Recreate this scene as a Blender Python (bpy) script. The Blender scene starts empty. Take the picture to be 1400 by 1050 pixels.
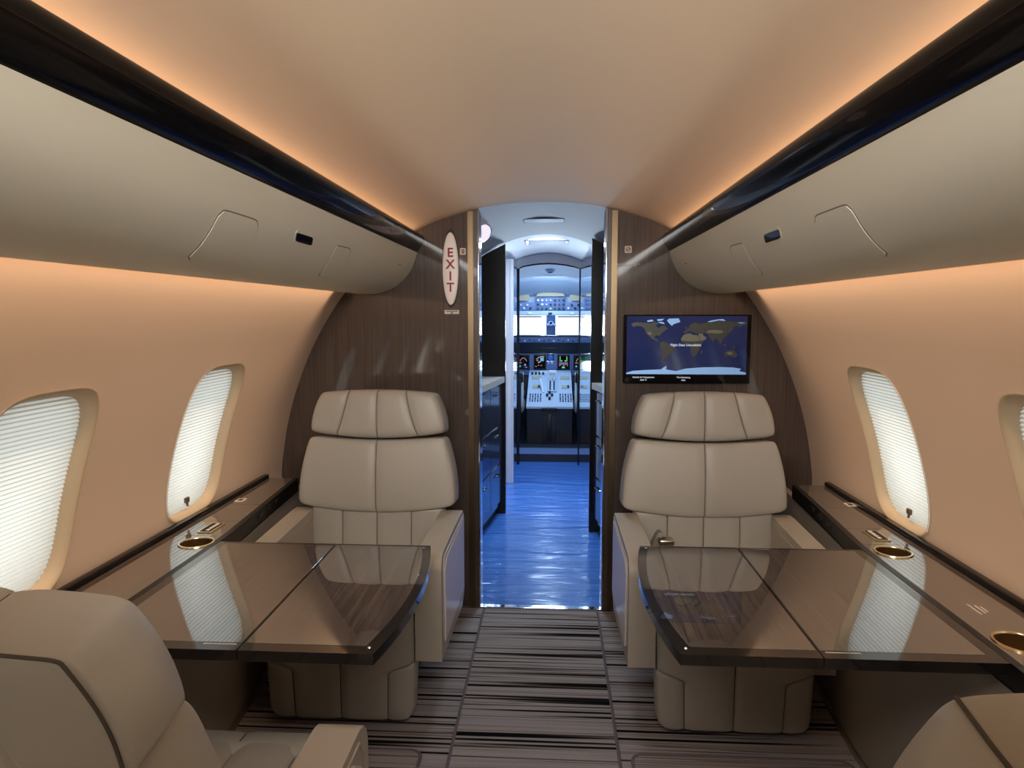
import bpy, bmesh, math, random
from mathutils import Vector, Matrix, Euler
random.seed(7)
sc = bpy.context.scene
COL = sc.collection
PI = math.pi

# ------------------------------------------------------------------ helpers
def srgb(r, g, b):
    f = lambda c: (c/255/12.92 if c/255 <= .04045 else ((c/255+.055)/1.055)**2.4)
    return (f(r), f(g), f(b), 1)

class NT:
    def __init__(s, m):
        m.use_nodes = True
        s.t = m.node_tree; s.n = s.t.nodes; s.l = s.t.links
        s.n.clear()
        s.out = s.n.new('ShaderNodeOutputMaterial')
    def new(s, kind, **kw):
        n = s.n.new(kind)
        for k, v in kw.items():
            if k in n.inputs: n.inputs[k].default_value = v
            else: setattr(n, k, v)
        return n
    def link(s, a, b): s.l.new(a, b)

def mat(name, col, rough=.5, metal=0, coat=0, coat_ior=1.5, coat_rough=.03, emit=None, es=0,
        grain=None, grain_col=None, ramp=(.35, .65), bump=None, spec=None, sheen=0):
    """principled surface; grain = noise scale per axis for a colour figure, bump = (scale xyz, strength, distance)"""
    m = bpy.data.materials.new(name); t = NT(m)
    b = t.new('ShaderNodeBsdfPrincipled')
    t.link(b.outputs[0], t.out.inputs[0])
    b.inputs['Base Color'].default_value = col
    b.inputs['Roughness'].default_value = rough
    b.inputs['Metallic'].default_value = metal
    b.inputs['Coat Weight'].default_value = coat
    b.inputs['Coat IOR'].default_value = coat_ior
    b.inputs['Coat Roughness'].default_value = coat_rough
    if spec is not None: b.inputs['Specular IOR Level'].default_value = spec
    if sheen: b.inputs['Sheen Weight'].default_value = sheen
    if emit:
        b.inputs['Emission Color'].default_value = emit
        b.inputs['Emission Strength'].default_value = es
    tc = t.new('ShaderNodeTexCoord')
    if grain:
        mp = t.new('ShaderNodeMapping'); mp.inputs['Scale'].default_value = grain
        nz = t.new('ShaderNodeTexNoise', Scale=1.0, Detail=5.0, Roughness=.65)
        rp = t.new('ShaderNodeValToRGB')
        rp.color_ramp.elements[0].position = ramp[0]; rp.color_ramp.elements[0].color = col
        rp.color_ramp.elements[1].position = ramp[1]; rp.color_ramp.elements[1].color = grain_col
        t.link(tc.outputs['Object'], mp.inputs[0]); t.link(mp.outputs[0], nz.inputs['Vector'])
        t.link(nz.outputs[0], rp.inputs[0]); t.link(rp.outputs[0], b.inputs['Base Color'])
    if bump:
        mp = t.new('ShaderNodeMapping'); mp.inputs['Scale'].default_value = bump[0]
        nz = t.new('ShaderNodeTexNoise', Scale=1.0, Detail=3.0)
        bp = t.new('ShaderNodeBump', Strength=bump[1], Distance=bump[2])
        t.link(tc.outputs['Object'], mp.inputs[0]); t.link(mp.outputs[0], nz.inputs['Vector'])
        t.link(nz.outputs[0], bp.inputs['Height']); t.link(bp.outputs[0], b.inputs['Normal'])
    return m

def tag(o, label=None, cat=None, group=None, kind=None):
    if label: o['label'] = label
    if cat: o['category'] = cat
    if group: o['group'] = group
    if kind: o['kind'] = kind
    return o

def empty(name, loc=(0, 0, 0), rz=0, label=None, cat=None, group=None, kind=None, parent=None):
    o = bpy.data.objects.new(name, None); COL.objects.link(o)
    o.location = loc; o.rotation_euler = (0, 0, rz); o.empty_display_size = .05
    if parent: o.parent = parent
    return tag(o, label, cat, group, kind)

def obj(name, bm, m, parent=None, smooth=True, angle=40):
    me = bpy.data.meshes.new(name)
    bmesh.ops.recalc_face_normals(bm, faces=bm.faces)
    bm.to_mesh(me); bm.free()
    o = bpy.data.objects.new(name, me); COL.objects.link(o)
    for mm in (m if isinstance(m, (list, tuple)) else [m]): me.materials.append(mm)
    if parent: o.parent = parent
    if smooth:
        for p in me.polygons: p.use_smooth = True
        if angle:
            me.set_sharp_from_angle(angle=math.radians(angle))
    return o

def bevel(bm, w, seg=2, ang=30):
    if w <= 0: return bm
    es = [e for e in bm.edges if len(e.link_faces) == 2 and e.calc_face_angle(0) > math.radians(ang)]
    bmesh.ops.bevel(bm, geom=es, offset=w, offset_type='OFFSET', segments=seg, profile=.5, affect='EDGES', clamp_overlap=True)
    return bm

def box(bm, c, s, R=None):
    r = bmesh.ops.create_cube(bm, size=1)
    for v in r['verts']:
        p = Vector((v.co.x*s[0], v.co.y*s[1], v.co.z*s[2]))
        if R: p = R @ p
        v.co = p + Vector(c)
    return bm

def bxx(x0, x1, y0, y1, z0, z1, bv=0, seg=2):
    bm = bmesh.new(); box(bm, ((x0+x1)/2, (y0+y1)/2, (z0+z1)/2), (abs(x1-x0), abs(y1-y0), abs(z1-z0)))
    return bevel(bm, bv, seg)

def prism(bm, pts, plane, lo, hi):
    """polygon pts in the given plane ('xy','xz','yz') extruded along the missing axis"""
    def P(a, b, c):
        return {'xy': (a, b, c), 'xz': (a, c, b), 'yz': (c, a, b)}[plane]
    A = [bm.verts.new(P(a, b, lo)) for a, b in pts]
    Bv = [bm.verts.new(P(a, b, hi)) for a, b in pts]
    bm.faces.new(A); bm.faces.new(Bv[::-1])
    n = len(pts)
    for i in range(n):
        bm.faces.new((A[i], A[(i+1) % n], Bv[(i+1) % n], Bv[i]))
    return bm

def tube(bm, p0, p1, r, seg=16, r2=None):
    p0 = Vector(p0); p1 = Vector(p1); d = p1-p0
    q = d.to_track_quat('Z', 'Y').to_matrix().to_4x4()
    bmesh.ops.create_cone(bm, cap_ends=True, segments=seg, radius1=r, radius2=r if r2 is None else r2, depth=d.length,
                          matrix=Matrix.Translation((p0+p1)/2) @ q)
    return bm

def lathe(bm, prof, c, seg=40, axis='z', sx=1, sy=1):
    rings = []
    for r, h in prof:
        ring = []
        for k in range(seg):
            a = 2*PI*k/seg; u = r*math.cos(a)*sx; v = r*math.sin(a)*sy
            p = {'z': (u, v, h), 'y': (u, h, v), 'x': (h, u, v)}[axis]
            ring.append(bm.verts.new(Vector(p)+Vector(c)))
        rings.append(ring)
    for A, Bv in zip(rings, rings[1:]):
        for k in range(seg):
            bm.faces.new((A[k], A[(k+1) % seg], Bv[(k+1) % seg], Bv[k]))
    return bm

def path_tube(bm, pts, r, seg=8, closed=False):
    pts = [Vector(p) for p in pts]; n = len(pts); rings = []; u = None
    for i, p in enumerate(pts):
        a = pts[(i-1) % n] if (closed or i > 0) else p
        b = pts[(i+1) % n] if (closed or i < n-1) else p
        d = (b-a).normalized()
        if u is None: u = d.cross(Vector((0, 0, 1)) if abs(d.z) < .9 else Vector((1, 0, 0)))
        u = (u-d*u.dot(d)).normalized(); v = d.cross(u)
        rings.append([bm.verts.new(p + u*r*math.cos(2*PI*k/seg) + v*r*math.sin(2*PI*k/seg)) for k in range(seg)])
    for i in range(n if closed else n-1):
        A = rings[i]; Bv = rings[(i+1) % n]
        for k in range(seg): bm.faces.new((A[k], A[(k+1) % seg], Bv[(k+1) % seg], Bv[k]))
    if not closed:
        bm.faces.new(rings[0][::-1]); bm.faces.new(rings[-1])
    return bm

def sheet(bm, rows):
    V = [[bm.verts.new(p) for p in r] for r in rows]
    for a, b in zip(V, V[1:]):
        for i in range(len(a)-1): bm.faces.new((a[i], a[i+1], b[i+1], b[i]))
    return bm

def rrect(x0, x1, y0, y1, r, n=6):
    out = []
    for cx, cy, a0 in ((x1-r, y1-r, 0), (x0+r, y1-r, 90), (x0+r, y0+r, 180), (x1-r, y0+r, 270)):
        for k in range(n+1):
            a = math.radians(a0 + 90*k/n); out.append((cx+r*math.cos(a), cy+r*math.sin(a)))
    return out

def text(name, body, size, loc, m, parent=None, rot=(PI/2, 0, 0), align='CENTER', ext=.0004, bold=0):
    cu = bpy.data.curves.new(name, 'FONT'); cu.body = body; cu.size = size; cu.align_x = align; cu.align_y = 'CENTER'
    cu.extrude = ext; cu.offset = bold
    t = bpy.data.objects.new('tmp_lettering', cu); COL.objects.link(t)
    bpy.context.view_layer.update()
    me = bpy.data.meshes.new_from_object(t.evaluated_get(bpy.context.evaluated_depsgraph_get()))
    bpy.data.objects.remove(t); bpy.data.curves.remove(cu)
    me.transform(Matrix.Translation(loc) @ Euler(rot).to_matrix().to_4x4())
    o = bpy.data.objects.new(name, me); COL.objects.link(o)
    me.materials.clear(); me.materials.append(m)
    if parent: o.parent = parent
    return o

def cut(o, cutter_bm):
    me = bpy.data.meshes.new('c'); cutter_bm.to_mesh(me); cutter_bm.free()
    c = bpy.data.objects.new('c', me); COL.objects.link(c)
    md = o.modifiers.new('b', 'BOOLEAN'); md.operation = 'DIFFERENCE'; md.solver = 'EXACT'; md.object = c
    bpy.context.view_layer.update()
    new = bpy.data.meshes.new_from_object(o.evaluated_get(bpy.context.evaluated_depsgraph_get()))
    o.modifiers.clear(); o.data = new
    bpy.data.objects.remove(c)

def interp(tab, x):
    if x <= tab[0][0]: return tab[0][1]
    for (a, b), (c, d) in zip(tab, tab[1:]):
        if x <= c: return b+(d-b)*(x-a)/(c-a)
    return tab[-1][1]

def smooth_tab(tab, n=80):
    """Catmull-Rom through the table, resampled on its x range"""
    out = []
    xs = [t[0] for t in tab]
    for k in range(n+1):
        x = xs[0]+(xs[-1]-xs[0])*k/n
        i = max(j for j in range(len(xs)-1) if xs[j] <= x+1e-9)
        x0, y0 = tab[i]; x1, y1 = tab[i+1]; h = x1-x0; t = (x-x0)/h
        m0 = (tab[i+1][1]-tab[i-1][1])/(tab[i+1][0]-tab[i-1][0]) if i > 0 else (y1-y0)/h
        m1 = (tab[i+2][1]-tab[i][1])/(tab[i+2][0]-tab[i][0]) if i+2 < len(tab) else (y1-y0)/h
        out.append((x, (2*t**3-3*t*t+1)*y0+(t**3-2*t*t+t)*h*m0+(-2*t**3+3*t*t)*y1+(t**3-t*t)*h*m1))
    return out

# ------------------------------------------------------------------ materials
M = {}
M['leather'] = mat('leather', srgb(165, 158, 146), .42, spec=.45, bump=((160, 160, 160), .12, .002))
M['leather_seam'] = mat('leather_arm', srgb(165, 156, 142), .42, bump=((160, 160, 160), .1, .002))
M['seam_shade'] = mat('leather_seam', srgb(70, 61, 50), .7)  # dark line paints crease shade into the leather seams
M['seam'] = mat('leather_piping', srgb(112, 98, 80), .5)
M['arm_panel'] = mat('arm_panel', srgb(205, 200, 200), .35)
M['wall'] = mat('wall_panel', srgb(210, 189, 168), .6, bump=((300, 300, 300), .04, .001))
M['ceil'] = mat('ceiling_panel', srgb(232, 214, 188), .6)
M['bin'] = mat('bin_shell', srgb(214, 210, 192), .5)
M['binline'] = mat('bin_gap', srgb(120, 110, 92), .6)
M['gloss_black'] = mat('gloss_black', srgb(13, 12, 13), .2, spec=.06, coat=.26, coat_ior=1.5)
M['black'] = mat('black', srgb(14, 13, 14), .45)
M['dark_cavity'] = mat('dark_cavity', srgb(26, 22, 20), .8)
M['veneer'] = mat('veneer_bulkhead', srgb(64, 54, 49), .45, spec=.2, grain=(170, 170, 2.2), grain_col=srgb(88, 75, 67), coat=.9, coat_ior=1.55, coat_rough=.06)
M['veneer_edge'] = mat('veneer_edge', srgb(58, 44, 37), .35, grain=(120, 120, 2), grain_col=srgb(78, 60, 50), coat=.4)
M['table_wood'] = mat('veneer_table', srgb(58, 52, 48), .5, spec=.05, grain=(210, 3, 1), grain_col=srgb(112, 100, 92), coat=1, coat_ior=2.7, coat_rough=.012)
M['ledge_wood'] = mat('veneer_ledge', srgb(80, 69, 61), .5, spec=.05, grain=(150, 4, 1), grain_col=srgb(106, 94, 84), coat=1, coat_ior=2.5, coat_rough=.03)
M['lacquer'] = mat('lacquer_edge', srgb(26, 24, 24), .3, spec=.1, coat=1, coat_ior=1.9, coat_rough=.02)
M['bronze'] = mat('bronze_strip', srgb(122, 104, 80), .34, metal=1)
M['chrome'] = mat('chrome', srgb(205, 210, 220), .08, metal=1)
M['steel'] = mat('brushed_steel', srgb(190, 180, 165), .28, metal=1)
M['gold'] = mat('gold_rim', srgb(226, 206, 160), .18, metal=1)
M['cup'] = mat('cup_wall', srgb(142, 112, 74), .3, metal=.85)
M['dado'] = mat('lower_panel', srgb(150, 143, 132), .5)
M['white_plate'] = mat('white_plate', srgb(214, 206, 196), .5)
M['exit_white'] = mat('exit_face', srgb(226, 214, 206), .4, emit=srgb(225, 205, 195), es=.12)
M['red'] = mat('red_paint', srgb(150, 10, 24), .45)
M['dark_red'] = mat('dark_red', srgb(120, 30, 30), .5)
M['ink'] = mat('ink', srgb(30, 28, 28), .6)
M['pale_ink'] = mat('pale_ink', srgb(196, 186, 176), .6)
M['galley_wall'] = mat('galley_wall', srgb(205, 208, 214), .45)
M['galley_ceil'] = mat('galley_ceiling', srgb(165, 155, 150), .5)
M['lilac'] = mat('lilac_panel', srgb(196, 196, 206), .35)
M['tall_black'] = mat('galley_black', srgb(20, 16, 17), .35, spec=.2, coat=.1)
M['galley_face'] = mat('galley_face', srgb(62, 64, 74), .16, coat=.8, coat_ior=1.7)
M['counter'] = mat('galley_counter', srgb(188, 182, 176), .25)
M['mirror'] = mat('polished_panel', srgb(196, 208, 226), .06, metal=1)
M['cock_blue'] = mat('cockpit_blue', srgb(92, 118, 168), .55)
M['cock_dark'] = mat('cockpit_dark', srgb(26, 32, 46), .55)
M['cock_light'] = mat('cockpit_light', srgb(178, 200, 226), .55)
M['cock_tan'] = mat('cockpit_tan', srgb(178, 172, 150), .6)
M['sheepskin'] = mat('sheepskin', srgb(214, 220, 226), .9, bump=((90, 90, 90), .6, .01))
M['knob_dark'] = mat('knob_dark', srgb(18, 20, 30), .4)
M['knob_pale'] = mat('knob_pale', srgb(215, 228, 240), .4)
M['screen_off'] = mat('screen_glass', srgb(8, 9, 14), .08)
def glow(n, c, s): return mat(n, (0, 0, 0, 1), .4, emit=c, es=s)
M['ocean'] = mat('map_ocean', srgb(8, 10, 24), .08, emit=srgb(18, 32, 70), es=.7, grain=(9, 9, 14), grain_col=srgb(10, 14, 40))
M['land'] = glow('map_land', srgb(52, 50, 42), .6)
M['desert'] = glow('map_desert', srgb(96, 92, 74), .6)
M['ice'] = glow('map_ice', srgb(140, 178, 222), .6)
M['scr_text'] = glow('screen_text', srgb(200, 208, 225), .7)
M['lamp_white'] = glow('lamp_white', (.85, .94, 1, 1), 5)
M['lamp_oval'] = mat('lamp_oval', srgb(240, 230, 232), .3, emit=srgb(225, 214, 224), es=.75)
M['g_green'] = glow('display_green', srgb(120, 235, 150), .5)
M['g_mag'] = glow('display_magenta', srgb(235, 120, 220), .5)
M['g_cyan'] = glow('display_cyan', srgb(120, 200, 250), .5)
M['g_amber'] = glow('display_amber', srgb(240, 190, 120), .45)
M['g_blue'] = glow('display_blue', srgb(40, 90, 220), .5)
M['g_pink'] = glow('display_pink', srgb(240, 180, 190), .45)

def clear_over(m, ior, rough=.01, tint=(1, 1, 1, 1)):
    t = m.node_tree; b = next(n for n in t.nodes if n.type == 'BSDF_PRINCIPLED'); out = next(n for n in t.nodes if n.type == 'OUTPUT_MATERIAL')
    b.inputs['Coat Weight'].default_value = 0
    g = t.nodes.new('ShaderNodeBsdfGlossy'); g.inputs['Roughness'].default_value = rough; g.inputs['Color'].default_value = tint
    f = t.nodes.new('ShaderNodeFresnel'); f.inputs['IOR'].default_value = ior
    mx = t.nodes.new('ShaderNodeMixShader')
    t.links.new(f.outputs[0], mx.inputs[0]); t.links.new(b.outputs[0], mx.inputs[1]); t.links.new(g.outputs[0], mx.inputs[2]); t.links.new(mx.outputs[0], out.inputs[0])
clear_over(M['table_wood'], 4.5, .01, (.92, .97, 1, 1)); clear_over(M['ledge_wood'], 4.2, .02, (.92, .97, 1, 1)); clear_over(M['lacquer'], 1.6, .02)

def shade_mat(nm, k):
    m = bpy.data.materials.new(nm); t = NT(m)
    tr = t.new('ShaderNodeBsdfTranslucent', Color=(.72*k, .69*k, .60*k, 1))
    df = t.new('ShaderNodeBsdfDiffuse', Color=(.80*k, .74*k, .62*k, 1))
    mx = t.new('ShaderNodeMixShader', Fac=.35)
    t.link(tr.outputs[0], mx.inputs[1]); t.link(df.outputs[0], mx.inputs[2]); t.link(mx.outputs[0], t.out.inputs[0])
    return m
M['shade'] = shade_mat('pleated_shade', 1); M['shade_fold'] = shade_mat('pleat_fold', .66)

def glass_mat():
    m = bpy.data.materials.new('clear_pane'); t = NT(m)
    tr = t.new('ShaderNodeBsdfTransparent', Color=(.95, .97, 1, 1))
    gl = t.new('ShaderNodeBsdfGlossy', Roughness=.02)
    fr = t.new('ShaderNodeFresnel', IOR=1.3)
    mx = t.new('ShaderNodeMixShader')
    t.link(fr.outputs[0], mx.inputs[0]); t.link(tr.outputs[0], mx.inputs[1]); t.link(gl.outputs[0], mx.inputs[2])
    t.link(mx.outputs[0], t.out.inputs[0])
    return m
M['glass'] = glass_mat()

def carpet_mat(name, off):
    m = bpy.data.materials.new(name); t = NT(m)
    b = t.new('ShaderNodeBsdfPrincipled', Roughness=.95)
    b.inputs['Specular IOR Level'].default_value = .1
    tc = t.new('ShaderNodeTexCoord')
    mp = t.new('ShaderNodeMapping'); mp.inputs['Scale'].default_value = (.55, 46, 1); mp.inputs['Location'].default_value = (off, off*3.7, 0)
    nz = t.new('ShaderNodeTexNoise', Scale=1.0, Detail=1.5, Roughness=.5, Distortion=.15)
    rp = t.new('ShaderNodeValToRGB'); cr = rp.color_ramp
    cr.elements[0].position = .365; cr.elements[0].color = srgb(10, 9, 11)
    cr.elements[1].position = .405; cr.elements[1].color = srgb(104, 92, 80)
    e = cr.elements.new(.44); e.color = srgb(160, 152, 150)
    e = cr.elements.new(.58); e.color = srgb(178, 170, 170)
    e = cr.elements.new(.61); e.color = srgb(100, 86, 78)
    e = cr.elements.new(.645); e.color = srgb(160, 146, 140)
    t.link(tc.outputs['Object'], mp.inputs[0]); t.link(mp.outputs[0], nz.inputs['Vector']); t.link(nz.outputs[0], rp.inputs[0])
    f = t.new('ShaderNodeTexNoise', Scale=420.0, Detail=2.0)
    t.link(tc.outputs['Object'], f.inputs['Vector'])
    mx = t.new('ShaderNodeMixRGB', blend_type='MULTIPLY'); mx.inputs[0].default_value = .35
    t.link(rp.outputs[0], mx.inputs[1]); t.link(f.outputs[0], mx.inputs[2]); t.link(mx.outputs[0], b.inputs['Base Color'])
    bp = t.new('ShaderNodeBump', Strength=.5, Distance=.004)
    t.link(f.outputs[0], bp.inputs['Height']); t.link(bp.outputs[0], b.inputs['Normal']); t.link(b.outputs[0], t.out.inputs[0])
    return m
M['carpet'] = carpet_mat('striped_carpet', 0.0)
M['carpet_runner'] = carpet_mat('striped_runner', 5.3)
M['carpet_mat'] = carpet_mat('striped_mat', 11.1)
M['binding'] = mat('carpet_binding', srgb(104, 94, 98), .9, bump=((200, 200, 200), .5, .003))

def film_floor_sky_tint():
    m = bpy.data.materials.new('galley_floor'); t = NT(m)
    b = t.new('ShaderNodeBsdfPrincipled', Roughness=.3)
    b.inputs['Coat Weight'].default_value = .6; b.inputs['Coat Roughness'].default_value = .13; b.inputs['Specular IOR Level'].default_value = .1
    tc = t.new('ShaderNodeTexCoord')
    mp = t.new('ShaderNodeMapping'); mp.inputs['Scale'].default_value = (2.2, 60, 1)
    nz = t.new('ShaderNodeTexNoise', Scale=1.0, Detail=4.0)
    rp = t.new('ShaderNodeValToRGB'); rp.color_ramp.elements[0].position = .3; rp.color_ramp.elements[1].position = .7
    rp.color_ramp.elements[0].color = srgb(46, 92, 176); rp.color_ramp.elements[1].color = srgb(82, 142, 232)  # blue sky reflection is put into the film's base colour
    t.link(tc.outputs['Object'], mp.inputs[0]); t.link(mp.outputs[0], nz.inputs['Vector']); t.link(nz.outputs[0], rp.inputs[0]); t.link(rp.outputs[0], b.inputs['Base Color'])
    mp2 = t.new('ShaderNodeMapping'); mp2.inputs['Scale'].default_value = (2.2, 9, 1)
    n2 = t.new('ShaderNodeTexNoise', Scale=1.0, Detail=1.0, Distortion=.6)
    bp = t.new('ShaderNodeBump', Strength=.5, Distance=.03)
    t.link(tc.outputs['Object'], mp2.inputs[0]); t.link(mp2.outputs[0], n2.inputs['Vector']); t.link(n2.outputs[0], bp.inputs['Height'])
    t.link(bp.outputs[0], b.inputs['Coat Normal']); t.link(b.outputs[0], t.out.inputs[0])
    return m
M['galley_floor'] = film_floor_sky_tint()

def lcd(m, power=11):
    # liquid crystal panels dim when looked at from off their axis
    t = m.node_tree; b = next(n for n in t.nodes if n.type == 'BSDF_PRINCIPLED')
    g = t.nodes.new('ShaderNodeNewGeometry'); d = t.nodes.new('ShaderNodeVectorMath'); d.operation = 'DOT_PRODUCT'
    a = t.nodes.new('ShaderNodeMath'); a.operation = 'ABSOLUTE'
    p = t.nodes.new('ShaderNodeMath'); p.operation = 'POWER'; p.inputs[1].default_value = power
    q = t.nodes.new('ShaderNodeMath'); q.operation = 'MULTIPLY'; q.inputs[1].default_value = b.inputs['Emission Strength'].default_value*1.25
    t.links.new(g.outputs['Normal'], d.inputs[0]); t.links.new(g.outputs['Incoming'], d.inputs[1])
    t.links.new(d.outputs['Value'], a.inputs[0]); t.links.new(a.outputs[0], p.inputs[0]); t.links.new(p.outputs[0], q.inputs[0])
    t.links.new(q.outputs[0], b.inputs['Emission Strength'])
for k_ in ('ocean', 'land', 'desert', 'ice', 'scr_text'): lcd(M[k_])

# ------------------------------------------------------------------ cabin section
BK = 3.13            # bulkhead
RE = -1.70           # rear end of the cabin
WT = smooth_tab([(0.0, 1.13), (.3, 1.195), (.6, 1.215), (.69, 1.208), (.86, 1.178), (1.03, 1.128), (1.21, 1.053), (1.36, .968), (1.466, .892), (1.56, .80), (1.66, .69), (1.76, .56)], 120)
def W(z): return interp(WT, z)
CT = smooth_tab([(0, 1.862), (.14, 1.856), (.28, 1.835), (.46, 1.786), (.55, 1.746), (.64, 1.690), (.72, 1.630)], 40)
def CZ(x): return interp(CT, abs(x))

WIN_Y = [2.312, 1.49, .668, -.154, -.976]
WIN_Z = .932
HA, HB, HN = .187, .264, 4.2      # hole half sizes and superellipse power

def hole_pt(th, sc_=1.0):
    c, s = math.cos(th), math.sin(th)
    r = (abs(c/HA)**HN + abs(s/HB)**HN)**(-1/HN)*sc_
    return r*c, r*s

def build_wall(s, name):
    bm = bmesh.new()
    zs0 = [i*.05 for i in range(0, 13)]                     # 0 .. 0.60
    zl, zh = .60, 1.28
    zsw = [zl+(zh-zl)*i/20 for i in range(21)]
    zs1 = [zh+(1.72-zh)*i/14 for i in range(15)]
    def P(y, z): return (s*W(z), y, z)
    edges = []; blocks = sorted((c-.24, c+.24, c) for c in WIN_Y)
    cur = RE; segs = []
    for a, b, c in blocks:
        segs.append((cur, a, None)); segs.append((a, b, c)); cur = b
    segs.append((cur, BK, None))
    for a, b, c in segs:
        n = 16 if c is not None else max(2, int((b-a)/.05))
        ys = [a+(b-a)*i/n for i in range(n+1)]
        for zz in ((zs0, zs1) if c is not None else (zs0, zsw, zs1)):
            sheet(bm, [[P(y, z) for y in ys] for z in zz])
        if c is not None:
            per = [(y, zl) for y in ys[:-1]] + [(b, z) for z in zsw[:-1]] + [(y, zh) for y in ys[:0:-1]] + [(a, z) for z in zsw[:0:-1]]
            rings = []
            for k in range(7):
                f = (k/6)**.7
                ring = []
                for y, z in per:
                    th = math.atan2((z-WIN_Z)/(HB*1.2), (y-c)/(HA*1.2))
                    th = math.atan2(math.sin(th)*HB, math.cos(th)*HA)
                    hy, hz = hole_pt(th)
                    yy = y+(c+hy-y)*f; zz_ = z+(WIN_Z+hz-z)*f
                    ring.append(bm.verts.new(P(yy, zz_)))
                rings.append(ring)
            n = len(per)
            for A, Bv in zip(rings, rings[1:]):
                for i in range(n): bm.faces.new((A[i], A[(i+1) % n], Bv[(i+1) % n], Bv[i]))
    bmesh.ops.remove_doubles(bm, verts=bm.verts, dist=1e-4)
    return tag(obj(name, bm, M['wall'], angle=0), kind='structure')

wall_L = build_wall(-1, 'wall_left')
wall_R = build_wall(1, 'wall_right')

def build_window(i, s, c):
    root = empty('window_%d' % i, (s*W(WIN_Z), c, WIN_Z), kind='structure')
    inv = Vector(root.location)
    N = 96
    def ring(scale, depth):
        out = []
        for k in range(N):
            y, z = hole_pt(2*PI*k/N, scale); z += WIN_Z
            out.append(Vector((s*(W(z)+depth), c+y, z))-inv)
        return out
    bm = bmesh.new(); rs = []
    for scl, d in ((1.012, -.0035), (1.0, -.004), (.985, -.001), (.965, .006), (.945, .016), (.93, .03), (.92, .06)):
        rs.append([bm.verts.new(p) for p in ring(scl, d)])
    for A, Bv in zip(rs, rs[1:]):
        for k in range(N): bm.faces.new((A[k], A[(k+1) % N], Bv[(k+1) % N], Bv[k]))
    obj('reveal', bm, M['reveal'], root, angle=0)
    # pleated shade: zig-zag rows following the wall curve
    bm = bmesh.new(); rows = []; NP = 44; hh = HB*.945
    lev = []
    for j in range(NP):
        z0 = -hh+2*hh*j/NP; st = 2*hh/NP
        lev += [(z0, 0), (z0+.5*st, .004), (z0+.80*st, .001)]
    lev.append((hh, 0))
    for z, dz in lev:
        t = min(1, abs(z)/(HB*.9455))
        wd = max(HA*.945*(max(0, 1-t**HN))**(1/HN), .004)
        rows.append([Vector((s*(W(z+WIN_Z)+.030+dz), c-wd+2*wd*k/10, z+WIN_Z))-inv for k in range(11)])
    sheet(bm, rows)
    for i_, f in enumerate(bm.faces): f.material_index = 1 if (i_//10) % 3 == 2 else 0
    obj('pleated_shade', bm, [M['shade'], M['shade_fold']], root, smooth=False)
    # pull tab at the foot of the shade
    bm = bmesh.new()
    z = WIN_Z-HB*.80; x = s*(W(z)+.024)
    box(bm, Vector((x, c-.005*s*0, z))-inv, (.010, .026, .020)); bevel(bm, .004, 2)
    tube(bm, Vector((x, c, z-.008))-inv, Vector((x-s*.002, c, z-.022))-inv, .004)
    obj('pull_tab', bm, M['tab'], root)
    return root
M['reveal'] = mat('window_reveal', srgb(196, 176, 146), .55)
M['tab'] = mat('shade_tab', srgb(96, 82, 66), .4)
for k, c in enumerate(WIN_Y):
    build_window(2*k+1, -1, c); build_window(2*k+2, 1, c)

# ceiling
bm = bmesh.new()
xs = [-.72+1.44*i/48 for i in range(49)]
ys = [RE+(BK-RE)*j/40 for j in range(41)]
sheet(bm, [[(x, y, CZ(x)) for x in xs] for y in ys])
tag(obj('ceiling', bm, M['ceil'], angle=0), kind='structure')

# floor
bm = bmesh.new(); box(bm, (0, (RE+BK)/2, -.03), (2.5, BK-RE, .06))
tag(obj('floor', bm, M['carpet'], smooth=False), kind='structure')

# rear wall behind the camera
bm = bmesh.new(); box(bm, (0, RE-.03, .95), (2.6, .06, 2.0))
tag(obj('wall_rear', bm, M['wall'], smooth=False), kind='structure')

# front bulkhead, two halves either side of the doorway
DH = .288
def bulk(s, name):
    pts = [(s*DH, 0)]
    pts += [(s*(W(z)+.012), z) for z in [.04*i for i in range(41)]]
    pts += [(s*x, CZ(x)+.008) for x in [.70, .66, .62, .58, .54, .5, .46, .42, .38, .34, .30]] + [(s*DH, CZ(DH)+.008)]
    bm = prism(bmesh.new(), pts, 'xz', BK, BK+.08)
    return tag(obj(name, bm, M['veneer'], smooth=False), kind='structure')
bulk(-1, 'wall_front_left'); bulk(1, 'wall_front_right')
# doorway trims
n_trim = [0]
def trim(bm, m, smooth=False):
    n_trim[0] += 1
    return tag(obj('trim_%d' % n_trim[0], bm, m, smooth=smooth), kind='structure')
for s in (-1, 1):
    trim(bxx(s*.307, s*.332, BK-.006, BK, 0, CZ(.32)-.004), M['bronze'])
    trim(bxx(s*.288, s*.306, BK-.003, BK, 0, CZ(.30)-.004), M['veneer_edge'])
    trim(bxx(s*.280, s*.2878, BK-.004, BK+.10, 0, CZ(.29)-.006, .002), M['chrome'])
trim(bxx(-.287, .287, BK-.012, BK+.02, 0.0, .006, .002), M['chrome'])

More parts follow.
